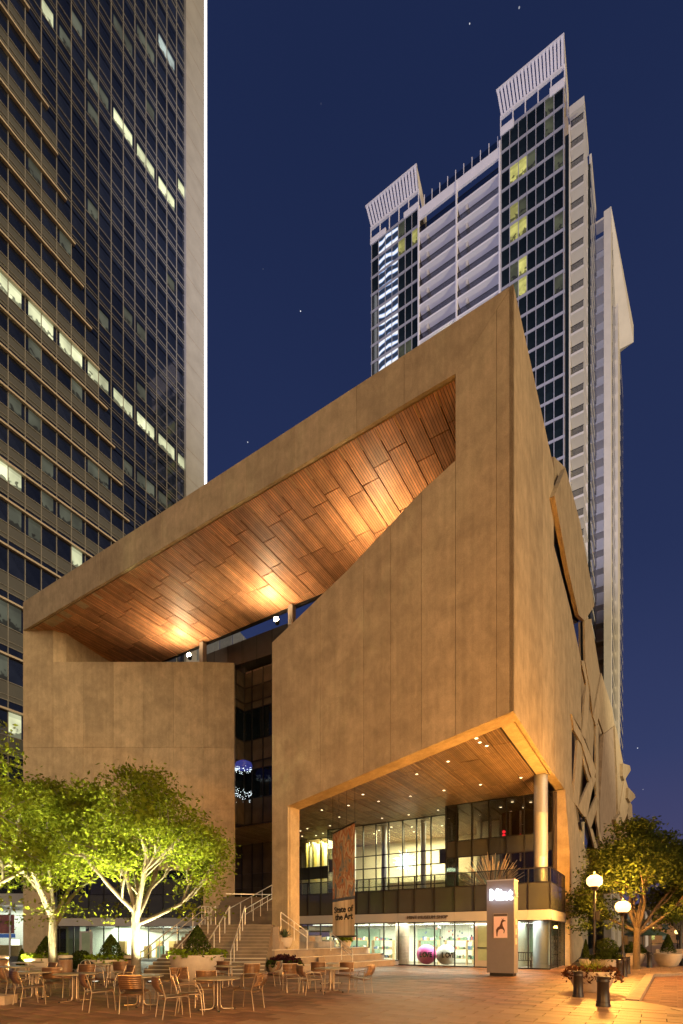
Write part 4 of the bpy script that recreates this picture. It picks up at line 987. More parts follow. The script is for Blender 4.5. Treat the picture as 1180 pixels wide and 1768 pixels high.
bowl_planter(onz(341, 1695), 'large stone bowl with cone topiary at the foot of the stairs', 1.02, 1.02, 'cone', M_LEAFY, M_LEAFD, 1.05)
bowl_planter(onz(192, 1689), 'large stone bowl with cone topiary between the two lit tree trunks', .95, .78, 'cone', M_LEAFY, M_LEAFD, .95)
bowl_planter(onz(80, 1686), 'stone bowl with topiary hidden behind the left tree trunk', .85, .80, 'cone', M_LEAFY, M_LEAFD, .85)
bowl_planter(onz(38, 1684), 'small dark cone shrub pot before the bare stone pier', .40, .35, 'cone', M_LEAFD, M_LEAFD, .75, skirt=False)
bowl_planter(onz(140, 1684), 'low pot with round clipped shrub before the lit door', .5, .3, 'ball', M_LEAFD, M_LEAFD, .85)
bowl_planter(onz(492, 1684), 'wide bowl of purple and green plants beside the stepped seats', .78, .48, 'bush', M_LEAFD, M_LEAFP, .45)
P = ond(492, 1636, 25.9); bowl_planter(P, 'small bowl with spiky agave on the stepped seats', .40, .48, 'agave', toph=.5, skirt=False)
P = ond(597, 1637, 29.5); bowl_planter(P, 'small bowl of trailing green plants under the banner', .36, .42, 'bush', M_LEAFY, M_LEAF, .28)
# the trailing planter at the kerb: long bowl
t = thing('planter', 'big tapered planter with red trailing leaves and grass by the bollards', 'planter', onz(1022, 1712), ROT + .3, 'stone bowl planters')
MB().lathe([(.42, 0), (.50, .08), (.62, .38), (.68, .60), (.68, .63), (.6, .63), (.55, .55), (0, .54)], 30).build('bowl', M_BOWL, t)
def trail():
    a = random.uniform(0, 6.283); q = random.uniform(.45, .86); return Vector((q * math.cos(a), q * math.sin(a), .66 + random.uniform(-.12, .12) - max(0, q - .66) * 1.2)), None
leaf_cloud(trail, 650, .065).build('foliage', leaf_mat('leaf_red', (.10, .045, .025)), t)
mb = MB()
for k in range(170):
    a = random.uniform(0, 6.28); el = random.uniform(.6, 1.45); q = random.uniform(0, .4); b0 = Vector((q * math.cos(a), q * math.sin(a), .6)); d_ = Vector((math.cos(a) * math.cos(el), math.sin(a) * math.cos(el), math.sin(el))); L_ = random.uniform(.3, .55)
    w = Vector((-math.sin(a), math.cos(a), 0)) * .010; mb.add([b0 - w, b0 + w, b0 + d_ * L_], [(0, 1, 2)])
mb.build('grass_tuft', M_LEAF, t)
bowl_planter(onz(1047, 1683), 'bowl with large round clipped shrub behind the trailing planter', .62, .70, 'ball', M_LEAFD, M_LEAFD, 1.0)
bowl_planter(onz(1092, 1667), 'bowl with shrub half hidden by the street tree trunk', .75, .75, 'bush', M_LEAFD, M_LEAFD, .7)
bowl_planter(onz(1154, 1669), 'round white bowl with cone topiary beside the long bench', .72, .75, 'cone', M_LEAFD, M_LEAFD, 1.05, skirt=False)
bowl_planter(onz(1012, 1668), 'small shrub pot against the museum side wall', .4, .4, 'cone', M_LEAFD, M_LEAFD, 1.1, skirt=False)

def make_tree(P, label, height, radius, z_fork, n_leaf, leafm, seed, bark=None, leaf=.10, trunk_r=.17, zlo=None):
    zc = zlo if zlo else z_fork + .6
    def dome(p):
        h_ = Vector((p.x, p.y)).length / radius; v_ = (p.z - zc) / (height - zc)
        s = max(1.0, math.sqrt(h_ * h_ + max(0, v_) ** 2) / .93); return Vector((p.x / s, p.y / s, zc + (p.z - zc) / s))
    rs = random.Random(seed); t = thing('street_tree', label, 'tree', P, rs.uniform(0, 6.28), 'plaza and street trees')
    tr = MB(); br = MB(); tips = []
    tr.tube([(0, 0, -.02), (0.01, 0, .25), (.03, .02, z_fork * .6), (.0, .04, z_fork)], trunk_r * 1.15, 12, trunk_r * .8)
    def grow(p, d, L_, r, lev):
        pts = [p]; q = p.copy(); dd = d.copy()
        for k in range(4):
            dd = (dd + Vector((rs.gauss(0, .13), rs.gauss(0, .13), .05 * (1 if lev < 2 else -.4)))).normalized(); q = dome(q + dd * L_ / 4); pts.append(q.copy())
        br.tube(pts, r, 7 if lev < 2 else 4, r * .55, cap=False)
        if lev >= 2: tips.append((pts[-1], dd)); tips.append((pts[2], dd))
        if lev < 3:
            for k in range(3 if lev else 3):
                f = rs.uniform(.45, 1.0) if k else 1.0
                b0 = pts[min(4, max(1, int(f * 4)))]
                ax = Vector((rs.gauss(0, 1), rs.gauss(0, 1), rs.gauss(0, .5))).normalized()
                nd = (dd + ax * rs.uniform(.45, .85)).normalized(); nd.z = max(nd.z, -.15)
                grow(b0, nd.normalized(), L_ * rs.uniform(.58, .78), r * .52, lev + 1)
    n0 = 7
    for k in range(n0):
        a = 2 * math.pi * k / n0 + rs.uniform(-.3, .3); el = rs.uniform(.45, 1.25)
        d_ = Vector((math.cos(a) * math.cos(el), math.sin(a) * math.cos(el), math.sin(el)))
        zz = z_fork * rs.uniform(.72, 1.0)
        grow(Vector((0, .04, zz)), d_, (height - z_fork) * .52, trunk_r * .55, 0)
    # keep the crown inside a broad dome
    good = []
    for p, d_ in tips:
        h_ = Vector((p.x, p.y)).length / radius; v_ = (p.z - zc) / (height - zc)
        s = max(1.0, math.sqrt(h_ * h_ + max(0, v_) ** 2)); q = Vector((p.x / s, p.y / s, zc + (p.z - zc) / s)); good.append(q)
    for _ in range(70):
        a = rs.uniform(0, 6.28); e_ = rs.uniform(-.15, 1.4); q = rs.uniform(.72, .98)
        good.append(Vector((radius * q * math.cos(a) * math.cos(e_), radius * q * math.sin(a) * math.cos(e_), zc + (height - zc) * q * math.sin(e_))))
    tr.build('trunk', bark or M_BARK, t); br.build('branch', bark or M_BARK, t)
    random.seed(seed)
    wts = [rs.uniform(.3, 1.6) for _ in good]
    def fn():
        c = random.choices(good, wts)[0]; return c + Vector((random.gauss(0, .34), random.gauss(0, .34), random.gauss(0, .17))), Vector((0, 0, .5))
    leaf_cloud(fn, n_leaf, leaf).build('crown', leafm, t)
    return t
T2 = onz(236, 1695); T1 = onz(92, 1688); T0 = ond(-75, 1690, 18.5); T0.z = 0
make_tree(T2, 'lit plaza tree with pale trunk standing before the stairs', 8.1, 3.55, 2.9, 24000, M_LEAF, 11, zlo=2.9, leaf=.085)
make_tree(T1, 'lit plaza tree with pale forked trunk before the stone pier', 8.3, 4.0, 2.7, 25000, M_LEAF, 5, zlo=2.9, leaf=.085)
make_tree(T0, 'plaza tree whose leafy crown enters at the left edge', 9.9, 4.3, 2.9, 25000, M_LEAF, 21, zlo=3.4, leaf=.085)
make_tree(onz(1100, 1674), 'dark street tree behind the two street lamps', 8.0, 3.1, 2.5, 38000, M_LEAFD, 33, bark=mat('dark_bark', (.075, .055, .04), .9, var=.3, scale=7, bump=.4), zlo=2.7, trunk_r=.18)
make_tree(ond(1160, 1640, 55) * Vector((1, 1, 0)) if False else Vector((38, 58, 0)), 'far street tree lit green beside the small lamp', 7.0, 4.0, 2.2, 3500, M_LEAF, 44, leaf=.16)
make_tree(Vector((50, 74, 0)), 'farthest street tree closing the pavement view', 8.0, 4.5, 2.2, 3000, M_LEAFD, 45, leaf=.18)
# uplights at the foot of the lit trees
for P_, dx, lab in ((T2, -1.3, 'ground uplight left of the tree before the stairs'), (T2, .75, 'ground uplight right of the tree before the stairs'), (T1, -1.3, 'ground uplight left of the tree before the pier'), (T1, .6, 'ground uplight right of the tree before the pier'), (T0, 1.3, 'ground uplight right of the left edge tree'), (T0, -.8, 'ground uplight left of the left edge tree')):
    q = Vector((P_.x + dx, P_.y - .55, 0)); t = thing('ground_uplight', lab, 'uplight', q, 0, 'tree uplights')
    MB().lathe([(.14, 0), (.14, .05), (.11, .06)], 14).build('housing', M_DARK, t); MB().lathe([(.11, .055), (0, .06)], 14).build('lens', M_CEIL, t)
    light('uplight', 'SPOT', (0, 0, .12), 7800, (1.0, .94, .46), t, .08, 84, (-dx * .06, .1, 1), blend=.9)
# leaves blown onto the paving under the trees
mb = MB()
for k in range(420):
    c_ = random.choice((T2, T1, T0, onz(1098, 1675))); a = random.uniform(0, 6.283); q = 4.6 * math.sqrt(random.random()); P_ = Vector((c_.x + q * math.cos(a), c_.y + q * math.sin(a), .006 + random.uniform(0, .01)))
    if not inside(slab, P_.x, P_.y): continue
    u = Vector((math.cos(a * 7), math.sin(a * 7), .1)) * random.uniform(.03, .055); w = Vector((-u.y, u.x, 0)) * .5
    mb.add([P_ - u, P_ + w, P_ + u, P_ - w], [(0, 1, 2, 3)])
tag(mb.build('fallen_leaves', leaf_mat('leaf_dry', (.20, .12, .03), .1)), None, kind='stuff')
# low planting box at the left front
tag(MB().box(-10.2, -8.26, 12.7, 13.2, 0, .22).build('low_wall', M_KERB), 'low stone block at the bottom left corner', 'low wall')

# ================================================================== FURNITURE
def make_chair(arms):
    t = thing('cafe_chair', 'chair', 'chair')
    W_, D_ = .25, .24
    # woven seat and curved back
    mb = MB(); n = 6
    for i in range(n):
        y0, y1 = lerp(-D_, D_, i / n), lerp(-D_, D_, (i + 1) / n); z0, z1 = .45 + .035 * (y0 / D_) ** 3, .45 + .035 * (y1 / D_) ** 3
        mb.add([(-W_ + .02, y0, z0), (W_ - .02, y0, z0), (W_ - .02, y1, z1), (-W_ + .02, y1, z1), (-W_ + .02, y0, z0 - .018), (W_ - .02, y0, z0 - .018), (W_ - .02, y1, z1 - .018), (-W_ + .02, y1, z1 - .018)], [(0, 1, 2, 3), (7, 6, 5, 4), (0, 4, 5, 1), (2, 6, 7, 3), (1, 5, 6, 2), (3, 7, 4, 0)], True)
    mb.build('seat', M_CHAIR, t)
    mb = MB(); n = 7
    for i in range(n):
        u0, u1 = i / n, (i + 1) / n; zz = lambda u: .53 + .31 * u; yy = lambda u: -D_ - .02 - .10 * u + .05 * math.sin(u * 3.14) * -1
        mb.add([(-W_ + .012, yy(u0), zz(u0)), (W_ - .012, yy(u0), zz(u0)), (W_ - .012, yy(u1), zz(u1)), (-W_ + .012, yy(u1), zz(u1)), (-W_ + .012, yy(u0) - .018, zz(u0)), (W_ - .012, yy(u0) - .018, zz(u0)), (W_ - .012, yy(u1) - .018, zz(u1)), (-W_ + .012, yy(u1) - .018, zz(u1))],
               [(3, 2, 1, 0), (4, 5, 6, 7), (0, 1, 5, 4), (2, 3, 7, 6), (1, 2, 6, 5), (3, 0, 4, 7)], True)
    mb.build('backrest', M_CHAIR, t)
    for s in (-1, 1):
        MB().tube([(s * W_, -D_ - .06, 0), (s * W_, -D_, .44), (s * W_, -D_ - .06, .66), (s * W_, -D_ - .125, .85)], .0125, 6).build('leg', M_TUBE, t)
        MB().tube([(s * W_, D_ + .03, 0), (s * W_, D_ - .01, .42), (s * W_, D_ - .06, .455), (s * W_, -D_, .44)], .0125, 6).build('leg', M_TUBE, t)
        if arms: MB().tube([(s * W_, -D_ - .05, .64), (s * (W_ + .01), 0, .665), (s * (W_ + .01), D_ - .08, .64), (s * W_, D_ - .0, .44)], .013, 6).build('armrest', M_TUBE, t)
    MB().tube([(-W_, -D_ - .125, .845), (W_, -D_ - .125, .845)], .0125, 6).build('top_rail', M_TUBE, t)
    MB().tube([(-W_, D_ - .03, .435), (W_, D_ - .03, .435)], .0125, 6).build('front_rail', M_TUBE, t)
    return t
def make_table():
    t = thing('cafe_table', 'table', 'table')
    MB().lathe([(0, .70), (.50, .70), (.535, .712), (.535, .728), (.52, .735), (0, .735)], 36).build('tabletop', M_TOP, t)
    for k in range(4):
        a = math.pi / 4 + k * math.pi / 2; c, s = math.cos(a), math.sin(a)
        MB().tube([(.07 * c, .07 * s, .70), (.07 * c, .07 * s, .14), (.09 * c, .09 * s, .06), (.14 * c, .14 * s, .025), (.40 * c, .40 * s, .018)], .018, 8).build('leg', M_TUBE, t)
        MB().lathe([(.025, 0), (.028, .02), (0, .045)], 8, (.40 * c, .40 * s, 0)).build('foot', M_DARK, t)
    return t
CH_A, CH_N, TB = make_chair(True), make_chair(False), make_table()
used = set()
def put(proto, P, rot, label, group):
    o = proto if proto.name not in used else copy_tree(proto); used.add(proto.name)
    o.location = P; o.rotation_euler = (0, 0, rot); o['label'] = label; o['group'] = group; return o
TABLES = [((375, 1744), 'nearest bronze round table, below the big cone topiary'), ((573, 1713), 'round table right of the stairs beside the open plaza'), ((398, 1706), 'round table at the foot of the middle stair rail'),
          ((243, 1737), 'round table in front of the tree before the stairs'), ((60, 1724), 'round table low at the left, before the forked tree'), ((130, 1730), 'round table with pale top between the two lit trees'),
          ((28, 1708), 'round table farther back at the left edge'), ((48, 1695), 'small dark table behind, near the dark cone shrub'), ((187, 1700), 'round table behind, under the planter between the trees'), ((572, 1699), 'far round table below the short double handrail')]
for (x, y), l in TABLES: put(TB, onz(x, y), random.uniform(0, 1.5), l, 'round cafe tables on the plaza')
R = math.radians
CHAIRS = [  # pixel of the seat centre on the ground, heading of the front (degrees, 0 = away from viewer, 90 = left), arms
 (52, 1735, -40, 1, 'arm chair seen from behind at the far left front'), (98, 1722, 10, 0, 'chair seen from behind between two left tables'),
 (172, 1745, -48, 0, 'shiny bronze chair turned right before the pale topped table'), (234, 1748, 4, 0, 'bronze chair squarely backing the viewer before the stair tree table'),
 (300, 1757, -55, 0, 'nearest bronze chair, shiny back turned to the viewer'), (330, 1751, -80, 1, 'arm chair facing right at the nearest table'),
 (356, 1738, 195, 0, 'chair facing the viewer behind the nearest table'), (428, 1742, 70, 0, 'dark mesh chair facing left at the nearest table'),
 (432, 1709, 20, 0, 'chair right of the middle stair rail table'), (378, 1704, 170, 0, 'chair before the large stone bowl facing the viewer'), (466, 1702, 75, 0, 'chair facing left near the purple planter'),
 (506, 1713, 200, 1, 'pale lit chair left of the table by the plaza'), (538, 1717, -62, 1, 'arm chair facing right at the table by the plaza'), (548, 1707, 178, 0, 'orange lit chair behind the table by the plaza'),
 (594, 1708, 165, 1, 'dark chair behind the table by the plaza on its right'), (622, 1715, 60, 1, 'arm chair right of the table nearest the open plaza'),
 (18, 1722, -25, 0, 'chair cut by the left frame edge'), (72, 1708, 150, 1, 'pale arm chair behind before the left tree trunk'), (142, 1716, 185, 0, 'chair facing the viewer behind the pale topped table'),
 (205, 1718, 140, 1, 'white lit chair behind the stair tree table'), (214, 1702, 5, 0, 'dark chair beside the tree before the stairs'), (170, 1702, -80, 1, 'dark arm chair facing right under the middle planter'),
 (288, 1724, 100, 0, 'chair facing left at the stair tree table'), (318, 1726, 220, 0, 'chair in the shade below the big stone bowl')]
for x, y, h_, ar, l in CHAIRS: put(CH_A if ar else CH_N, onz(x, y), R(h_), l, 'bronze cafe chairs on the plaza')
# bins
def bin_(P, label, r=.27, h=.95, m=None):
    t = thing('litter_bin', label, 'litter bin', P, 0, 'plaza litter bins')
    MB().lathe([(r * .92, 0), (r, .04), (r, h * .78), (r * .9, h * .8)], 20).build('drum', m or mat('bin_wood', (.20, .10, .055), .5, isl=.2), t)
    MB().lathe([(r * .86, h * .79), (r * .86, h * .88)], 20).build('opening', M_INK, t); MB().lathe([(r * 1.03, h * .87), (r * 1.03, h * .97), (r * .8, h), (0, h)], 20).build('lid', M_BOWL, t)
bin_(onz(113, 1689), 'brown litter bin right of the left tree trunk'); bin_(onz(226, 1690), 'brown litter bin left of the tree before the stairs'); bin_(onz(2, 1690), 'brown litter bin at the left frame edge'); bin_(onz(310, 1689), 'grey drum bin at the bottom stair handrail', .30, 1.0, M_STEEL)
t = thing('disc_light', 'dark tilted round disc on a short black pedestal', 'garden light', onz(151, 1697), .4)
MB().tube([(0, 0, 0), (0, 0, .55)], .07, 10).build('pedestal', M_DARK, t)
d_ = MB().lathe([(0, -.05), (.2, -.04), (.24, .03), (.25, .05)], 24).build('disc', M_DARK, t); d_.location = (0, 0, .62); d_.rotation_euler = (.75, .3, 0)
rim = MB().lathe([(.235, .05), (.255, .06), (.235, .07)], 24).build('rim', M_WHITE, t); rim.location = (0, 0, .62); rim.rotation_euler = (.75, .3, 0)

# ================================================================== FAR STREET
t = thing('canopy_building', 'far street building with white trussed canopy past the museum', 'building', W(-2.5, 118, 0), ROT)
MB().box(-30, 6, 0, 30, 0, 9).build('wall', M_MASON, t)
for k in range(7): piece('window', (3.2, .1, 2.4), (-12 + 3.6 * k if k < 4 else 3, -.06, 3.2 + 3 * (k % 2)), M_WDIM, t)
for k in range(6):
    MB().tube([(5.5, -30 + 5 * k, 0), (5.5, -30 + 5 * k, 6.2)], .14, 8).build('canopy_post', M_TRIM, t)
    MB().tube([(5.5, -30 + 5 * k, 6.2), (0, -30 + 5 * k, 9.2)], .1, 6).build('canopy_truss', M_TRIM, t)
piece('canopy_beam', (.3, 30, .35), (5.5, -17, 6.2), M_TRIM, t); piece('canopy_beam', (.3, 30, .3), (2.5, -17, 7.8), M_TRIM, t)
MB().prism([(-1, -32, 9.6), (6.2, -32, 6.4), (6.2, 0, 6.4), (-1, 0, 9.6)], [(-1, -32, 9.75), (6.2, -32, 6.55), (6.2, 0, 6.55), (-1, 0, 9.75)]).build('canopy_roof', M_GREYM, t)
for k in range(5): piece('shop_window', (.1, 4.6, 3.0), (.5, -28 + 5.6 * k, 1.9), M_WWHT if k % 2 else M_WDIM, t)
t = thing('stone_building', 'far tan stone building across the street end', 'building', (104, 165, 0), ROT)
MB().box(-40, 34, 0, 20, 0, 11).build('wall', M_MASON, t)
for k in range(18):
    for j in range(3): piece('window', (1.6, .1, 1.9), (-34 + 3.7 * k, -.06, 2 + 3.2 * j), M_WYEL if (k + j) % 4 == 0 else M_WDIM if k % 2 else M_TGLS, t)
piece('cornice', (74.6, .6, .5), (-3, -.1, 11.1), M_TRIM2, t)
light('street_fill_lamp', 'POINT', (-4, -9, 5), 1500, SOD, t, .3)
def umbrella(P, label):
    t = thing('cafe_umbrella', label, 'umbrella', P, 0, 'green cafe umbrellas'); MB().tube([(0, 0, 0), (0, 0, 2.5)], .03, 6).build('pole', M_DARK, t)
    MB().lathe([(1.7, 1.95), (1.68, 1.9), (.9, 2.3), (0, 2.62)], 8, smooth=False).build('canopy', mat('umbrella_cloth', (.05, .09, .06), .8), t); MB().lathe([(.3, 0), (.3, .08), (0, .1)], 12).build('base', M_DARK, t)
umbrella(Vector((ray(1110, 1650).x * 46, 46, 0)), 'green umbrella left, beyond the street tree trunk'); umbrella(Vector((ray(1125, 1650).x * 52, 52, 0)), 'green umbrella right, above the lone far bollard')
t = thing('bench', 'long low stone bench beside the round white bowl', 'bench', onz(1178, 1668), ROT * .5)
piece('seat', (2.6, .5, .1), (0, 0, .5), M_KERB, t); [piece('leg', (.12, .45, .45), (s, 0, .22), M_DARK, t) for s in (-1.1, 0, 1.1)]; piece('backrest', (2.6, .08, .42), (0, .28, .78), M_KERB, t)
# ground shop entrance on the far left, under the office tower
t = thing('corner_shop', 'bright glazed corner shop behind the left edge tree', 'shop', ond(-10, 1655, 46) * Vector((1, 1, 0)), 0)
MB().box(-6, 3.4, 0, 4, 4.6, 5.6).build('fascia', M_WHITE, t); MB().box(-6, 3.4, 3.9, 4, 0, 4.6).build('back_wall', M_INTW, t)
for k in range(5): piece('mullion', (.1, .12, 4.6), (-4.6 + 2.0 * k, 0, 2.3), M_TRIM, t); piece('glass_pane', (1.88, .03, 4.5), (-5.6 + 2.0 * k, 0, 2.25), M_GLASS, t)
piece('poster', (1.4, .05, 1.7), (.7, .6, 2.9), mat('orange_print', (.55, .15, .05), .6, var=.5, scale=1.5), t); piece('sign_board', (1.7, .06, .35), (.7, .5, 1.85), mat('blue_board', (.02, .04, .16), .4, emit=(.1, .3, .9), estr=.3), t)
piece('counter', (2.0, .6, 1.0), (.6, 1.2, .5), GOODS[2], t); piece('screen', (.9, .06, .8), (.8, 1.6, 1.1), M_CEIL, t)
light('shop_light', 'AREA', (-1, 2, 4.4), 420, (1, 1, .88), t, sx=7, sy=2.5, aim=(0, 0, -1))

# ================================================================== OFFICE TOWER (left)
AL = -51.54
off = thing('office_tower', 'tall dark glass office tower with lit floors and a bright white edge strip', 'office tower', W(AL, 0, 0), ROT)
B0 = 6.58; MW = 1.6625; NM0, NM1 = -4, 14; BEND = 29.6
MB().box(-30, -.25, B0 + NM0 * MW, 33.0, 0, 150).build('tower_core', M_DARK, off)
LED = [35.8, 41.3, 45.9] + [45.9 + 3.78 * k for k in range(1, 25)]
for k in range(1, 7): LED.insert(0, LED[0] - 5.5)
lit_px = {M_WLIT: [(203, 195), (222, 222), (243, 255), (262, 285), (280, 310), (297, 335), (312, 355), (85, 22), (8, 805), (25, 830), (132, 955), (15, 1258), (160, 1180)],
          M_WWHT: [(282, 105), (297, 130)],
          M_WDIM: [(160, 135), (178, 165), (205, 40), (221, 65), (240, 92), (258, 120), (75, 868), (98, 880), (120, 900), (140, 905), (160, 830), (178, 855), (245, 830), (262, 850), (280, 870), (100, 80), (122, 98), (10, 1065), (30, 1080), (12, 1170), (235, 665), (215, 835), (30, 730), (60, 750), (155, 345), (178, 590), (48, 300), (110, 420), (60, 610), (140, 690), (230, 560), (265, 190), (290, 480), (250, 600), (18, 905), (45, 930), (85, 800), (200, 720), (150, 200), (125, 40)]}
lit = {}
for m_, pts in lit_px.items():
    for x, y in pts:
        P = ona(x, y, AL); i = math.floor((P.y - B0) / MW)
        k = max([q for q in range(len(LED)) if LED[q] < P.z + 3.9] or [0]); k = min([q for q in range(len(LED)) if LED[q] > P.z - .2] or [0])
        lit[(k, i)] = m_
kA = min(range(len(LED)), key=lambda q: abs(LED[q] - 68.58))
for i in range(NM0, NM1): lit[(kA, i)] = M_WLIT
def light_edge(z):   # painted light edge: paler spandrels and shelves on its left mark the lit floors
    return lerp(9.42, 19.51, (95.58 - z) / (95.58 - 57.42))
panes = []; spans = []; rest = MB(); rest2 = MB(); dark2 = MB()
eyeab = toab((0, 0, 0)); 
for k, z in enumerate(LED):
    p = z - LED[k - 1] if k else 5.5
    zg0, zg1 = z - .47 * p, z - .03 * p; zs0, zs1 = z - .82 * p, z - .485 * p; zt0, zt1 = z - .985 * p, z - .835 * p
    for i in range(NM0, NM1 + 1):
        b0 = B0 + i * MW; b1 = min(b0 + MW, BEND); bm = (b0 + b1) / 2; w = round(b1 - b0 - .07, 2)
        if w < .3: continue
        m_ = lit.get((k, i), M_OGLS)
        P = W(AL, bm, z); dist = P.length
        # hidden by the frame or above it: still built, but joined
        sx = CX + F * P.x / P.y; sy = HY - F * (z - EYE) / P.y
        vis = -40 < sx < 330 and -50 < sy < 1330 and not (sx > 40 and sy > 1060 - (sx - 40) * .66)
        panes.append((not vis, dist, bm, w, zg0, zg1, m_))
        stone = bm < light_edge((zs0 + zs1) / 2)  # lit side of the edge, painted as paler spandrels
        spans.append((not vis, dist, bm, w, zs0, zs1, M_OSPA if stone else M_OGLS))  # stone: lit side of the painted light edge, gets the paler spandrel
        dark2.add([(0.0, b0 + .03, zt0), (0, b1 - .03, zt0), (0, b1 - .03, zt1), (0, b0 + .03, zt1)], [(0, 1, 2, 3)])
    # horizontal bars and shelf for the painted light edge
    for zz, th in ((zg0 - .03, .055), (zs0 + .30 * p * .3, .04), (zs0 - .03, .055)):
        piece('transom', (.10, BEND - B0 - NM0 * MW, th), (.03, (BEND + B0 + NM0 * MW) / 2, zz), M_OMUL, off)
    e_ = min(light_edge(z), BEND)
    if e_ > B0 + NM0 * MW + 1: piece('light_shelf', (.34, round(e_ - (B0 + NM0 * MW), 2), .20), (.18, (e_ + B0 + NM0 * MW) / 2, z - .02), M_OSHELF, off)
    else: piece('transom', (.10, BEND - B0 - NM0 * MW, .08), (.03, (BEND + B0 + NM0 * MW) / 2, z), M_OMUL, off)
for lst, nm, joined in ((panes, 'window_pane', rest), (spans, 'spandrel_panel', rest2)):
    lst.sort(key=lambda q: q[:2]); cnt = 0
    for hid, dist, bm, w, z0, z1, m_ in lst:
        if cnt < 290 or m_ in (M_WLIT, M_WWHT, M_WDIM) and not hid:
            if m_ in (M_WLIT, M_WWHT, M_WDIM):      # lit rooms end at a column behind every second mullion
                sg = 1 if round((bm - B0) / MW - .5) % 2 else -1; wl = round(w * .80, 2)
                piece(nm, (.05, wl, round(z1 - z0, 2)), (-.02, bm + sg * (w - wl) / 2, (z0 + z1) / 2), m_, off); rest.box(-.045, .0, bm - sg * w / 2, bm - sg * (w / 2 - (w - wl)), z0, z1)
            else: piece(nm, (.05, w, round(z1 - z0, 2)), (-.02 + random.uniform(-.004, .004), bm, (z0 + z1) / 2), m_, off)
            cnt += 1
        else: joined.box(-.045, .0, bm - w / 2, bm + w / 2, z0, z1)
rest.build('window_pane', M_OGLS, off, kind='stuff'); rest2.build('spandrel_panel', M_OGLS, off, kind='stuff'); dark2.build('transom_glass', M_OGLS, off, kind='stuff')
for i in range(NM0, NM1 + 1): piece('mullion', (.10, .06, 150), (.04, B0 + i * MW, 75), M_OMUL, off)
MB().box(-30, .35, BEND, 33.0, 0, 152).build('corner_pillar', M_OPIL, off)
for k in range(38): piece('pillar_joint', (.01, 3.38, .05), (.352, BEND + 1.7, 4 * k + 2), M_TRIMD, off)
MB().box(-.1, .34, 33.05, 33.5, 0, 152).build('light_strip', M_LED, off)
MB().box(-30, .2, 33.0, 33.04, 0, 152).build('corner_return', M_OPIL, off)

# ================================================================== RESIDENTIAL TOWER (right)
BT = 60.1
res = thing('apartment_tower', 'slender white apartment tower with stacked balconies and louvred roof crowns', 'apartment tower', W(0, BT, 0), ROT)
A0, A1, A2, A3 = -38.45, -29.4, -15.8, -6.67
NF = 41; FH = 3.0; ZR = 122.3
MB().box(A0 + .1, A3 - .1, 2.2, 30, 0, ZR - .1).build('tower_core', M_TRIMD, res)
MB().box(A0 + .1, A1 - .05, .12, 2.3, 0, ZR - .1).build('bay_core', M_TRIMD, res)
MB().box(A2 + .05, A3 - .1, .12, 2.3, 0, ZR + 2.8).build('bay_core', M_TRIMD, res)
cR = [onb(x, 220, BT).x for x in (866, 880.5, 895.5, 910.3, 925.7, 941, 957, 973.5)]
cL = [onb(x, 420, BT).x for x in (642, 654, 665.5, 677, 688, 700, 711.5, 723)]
litR = {(0, 5): M_WOLV, (1, 5): M_WOLV, (2, 2): M_WYEL, (2, 1): M_WYEL, (2, 3): M_WOLV, (3, 6): M_WOLV, (4, 1): M_WYEL, (4, 2): M_WOLV, (5, 1): M_WYEL, (5, 2): M_WYEL, (7, 2): M_WYEL, (7, 1): M_WOLV, (8, 1): M_WOLV, (8, 2): M_WYEL, (9, 6): M_WOLV, (12, 1): M_WYEL, (6, 6): M_WOLV}
litL = {(1, 4): M_WYEL, (1, 6): M_WYEL, (0, 4): M_WOLV, (7, 4): M_WOLV, (7, 5): M_WOLV}
def bay(cols, ztop_, rows, litd, led=()):
    for r in range(rows):
        z1 = ztop_ - r * FH - .16; z0 = z1 - FH + .46
        for c, (a0, a1) in enumerate(zip(cols, cols[1:])):
            m_ = litd.get((r, c), M_TGLS)
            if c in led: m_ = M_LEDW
            piece('window_pane', (round(a1 - a0 - .12, 2), .05, round(z1 - z0, 2)), ((a0 + a1) / 2, .06 + random.uniform(-.008, .008), (z0 + z1) / 2), m_, res)
        piece('floor_band', (round(cols[-1] - cols[0] + .3, 2), .25, .40), ((cols[0] + cols[-1]) / 2, .09, ztop_ - r * FH + .06), M_TRIMG, res)
    for a in cols: piece('mullion', (.10, .2, rows * FH), (a, .05, ztop_ - rows * FH / 2), M_TRIMG, res)
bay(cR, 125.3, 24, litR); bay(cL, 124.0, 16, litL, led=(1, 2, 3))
# balconies between the bays: slab, parapet glass, dividing fin
AM = onb(789, 400, BT).x
for r in range(16):
    z = 122.2 - r * FH
    for a0, a1 in ((A1 + .08, AM - .1), (AM + .1, A2 - .08)):
        s = piece('balcony_slab', (round(a1 - a0, 2), 2.3, .28), ((a0 + a1) / 2, 1.05, z - FH + .14), M_TRIM, res)
        piece('balustrade', (round(a1 - a0 - .05, 2), .04, .95), (0, -1.08, .62), glass_mat('balcony_glass', (.66, .66, .66), .05, fres=.3) if 'balcony_glass' not in MATS else MATS['balcony_glass'], s)
        piece('handrail', (round(a1 - a0, 2), .06, .05), (0, -1.08, 1.12), M_DARK, s)
        piece('soffit_downstand', (.35, 1.6, .9), (a0 - (a0 + a1) / 2 + 1.4, .2, -.5), M_TRIM2, s)
piece('divider_fin', (.22, .5, 52), (AM, .0, ZR - 25), M_TRIM, res)
piece('parapet', (round(A2 - A1, 2), .3, 1.6), ((A1 + A2) / 2, .0, ZR + .3), M_TRIM, res)
for a in (A1 + .1, A2 - .1): piece('edge_fin', (.25, .4, 60), (a, .02, ZR - 28), M_TRIM, res)
for k in range(10):
    a = lerp(A1 + 1, A2 - .5, k / 9); piece('roof_post', (.10, .10, 2.6), (a, .3, ZR + 2.2), M_TRIM, res)
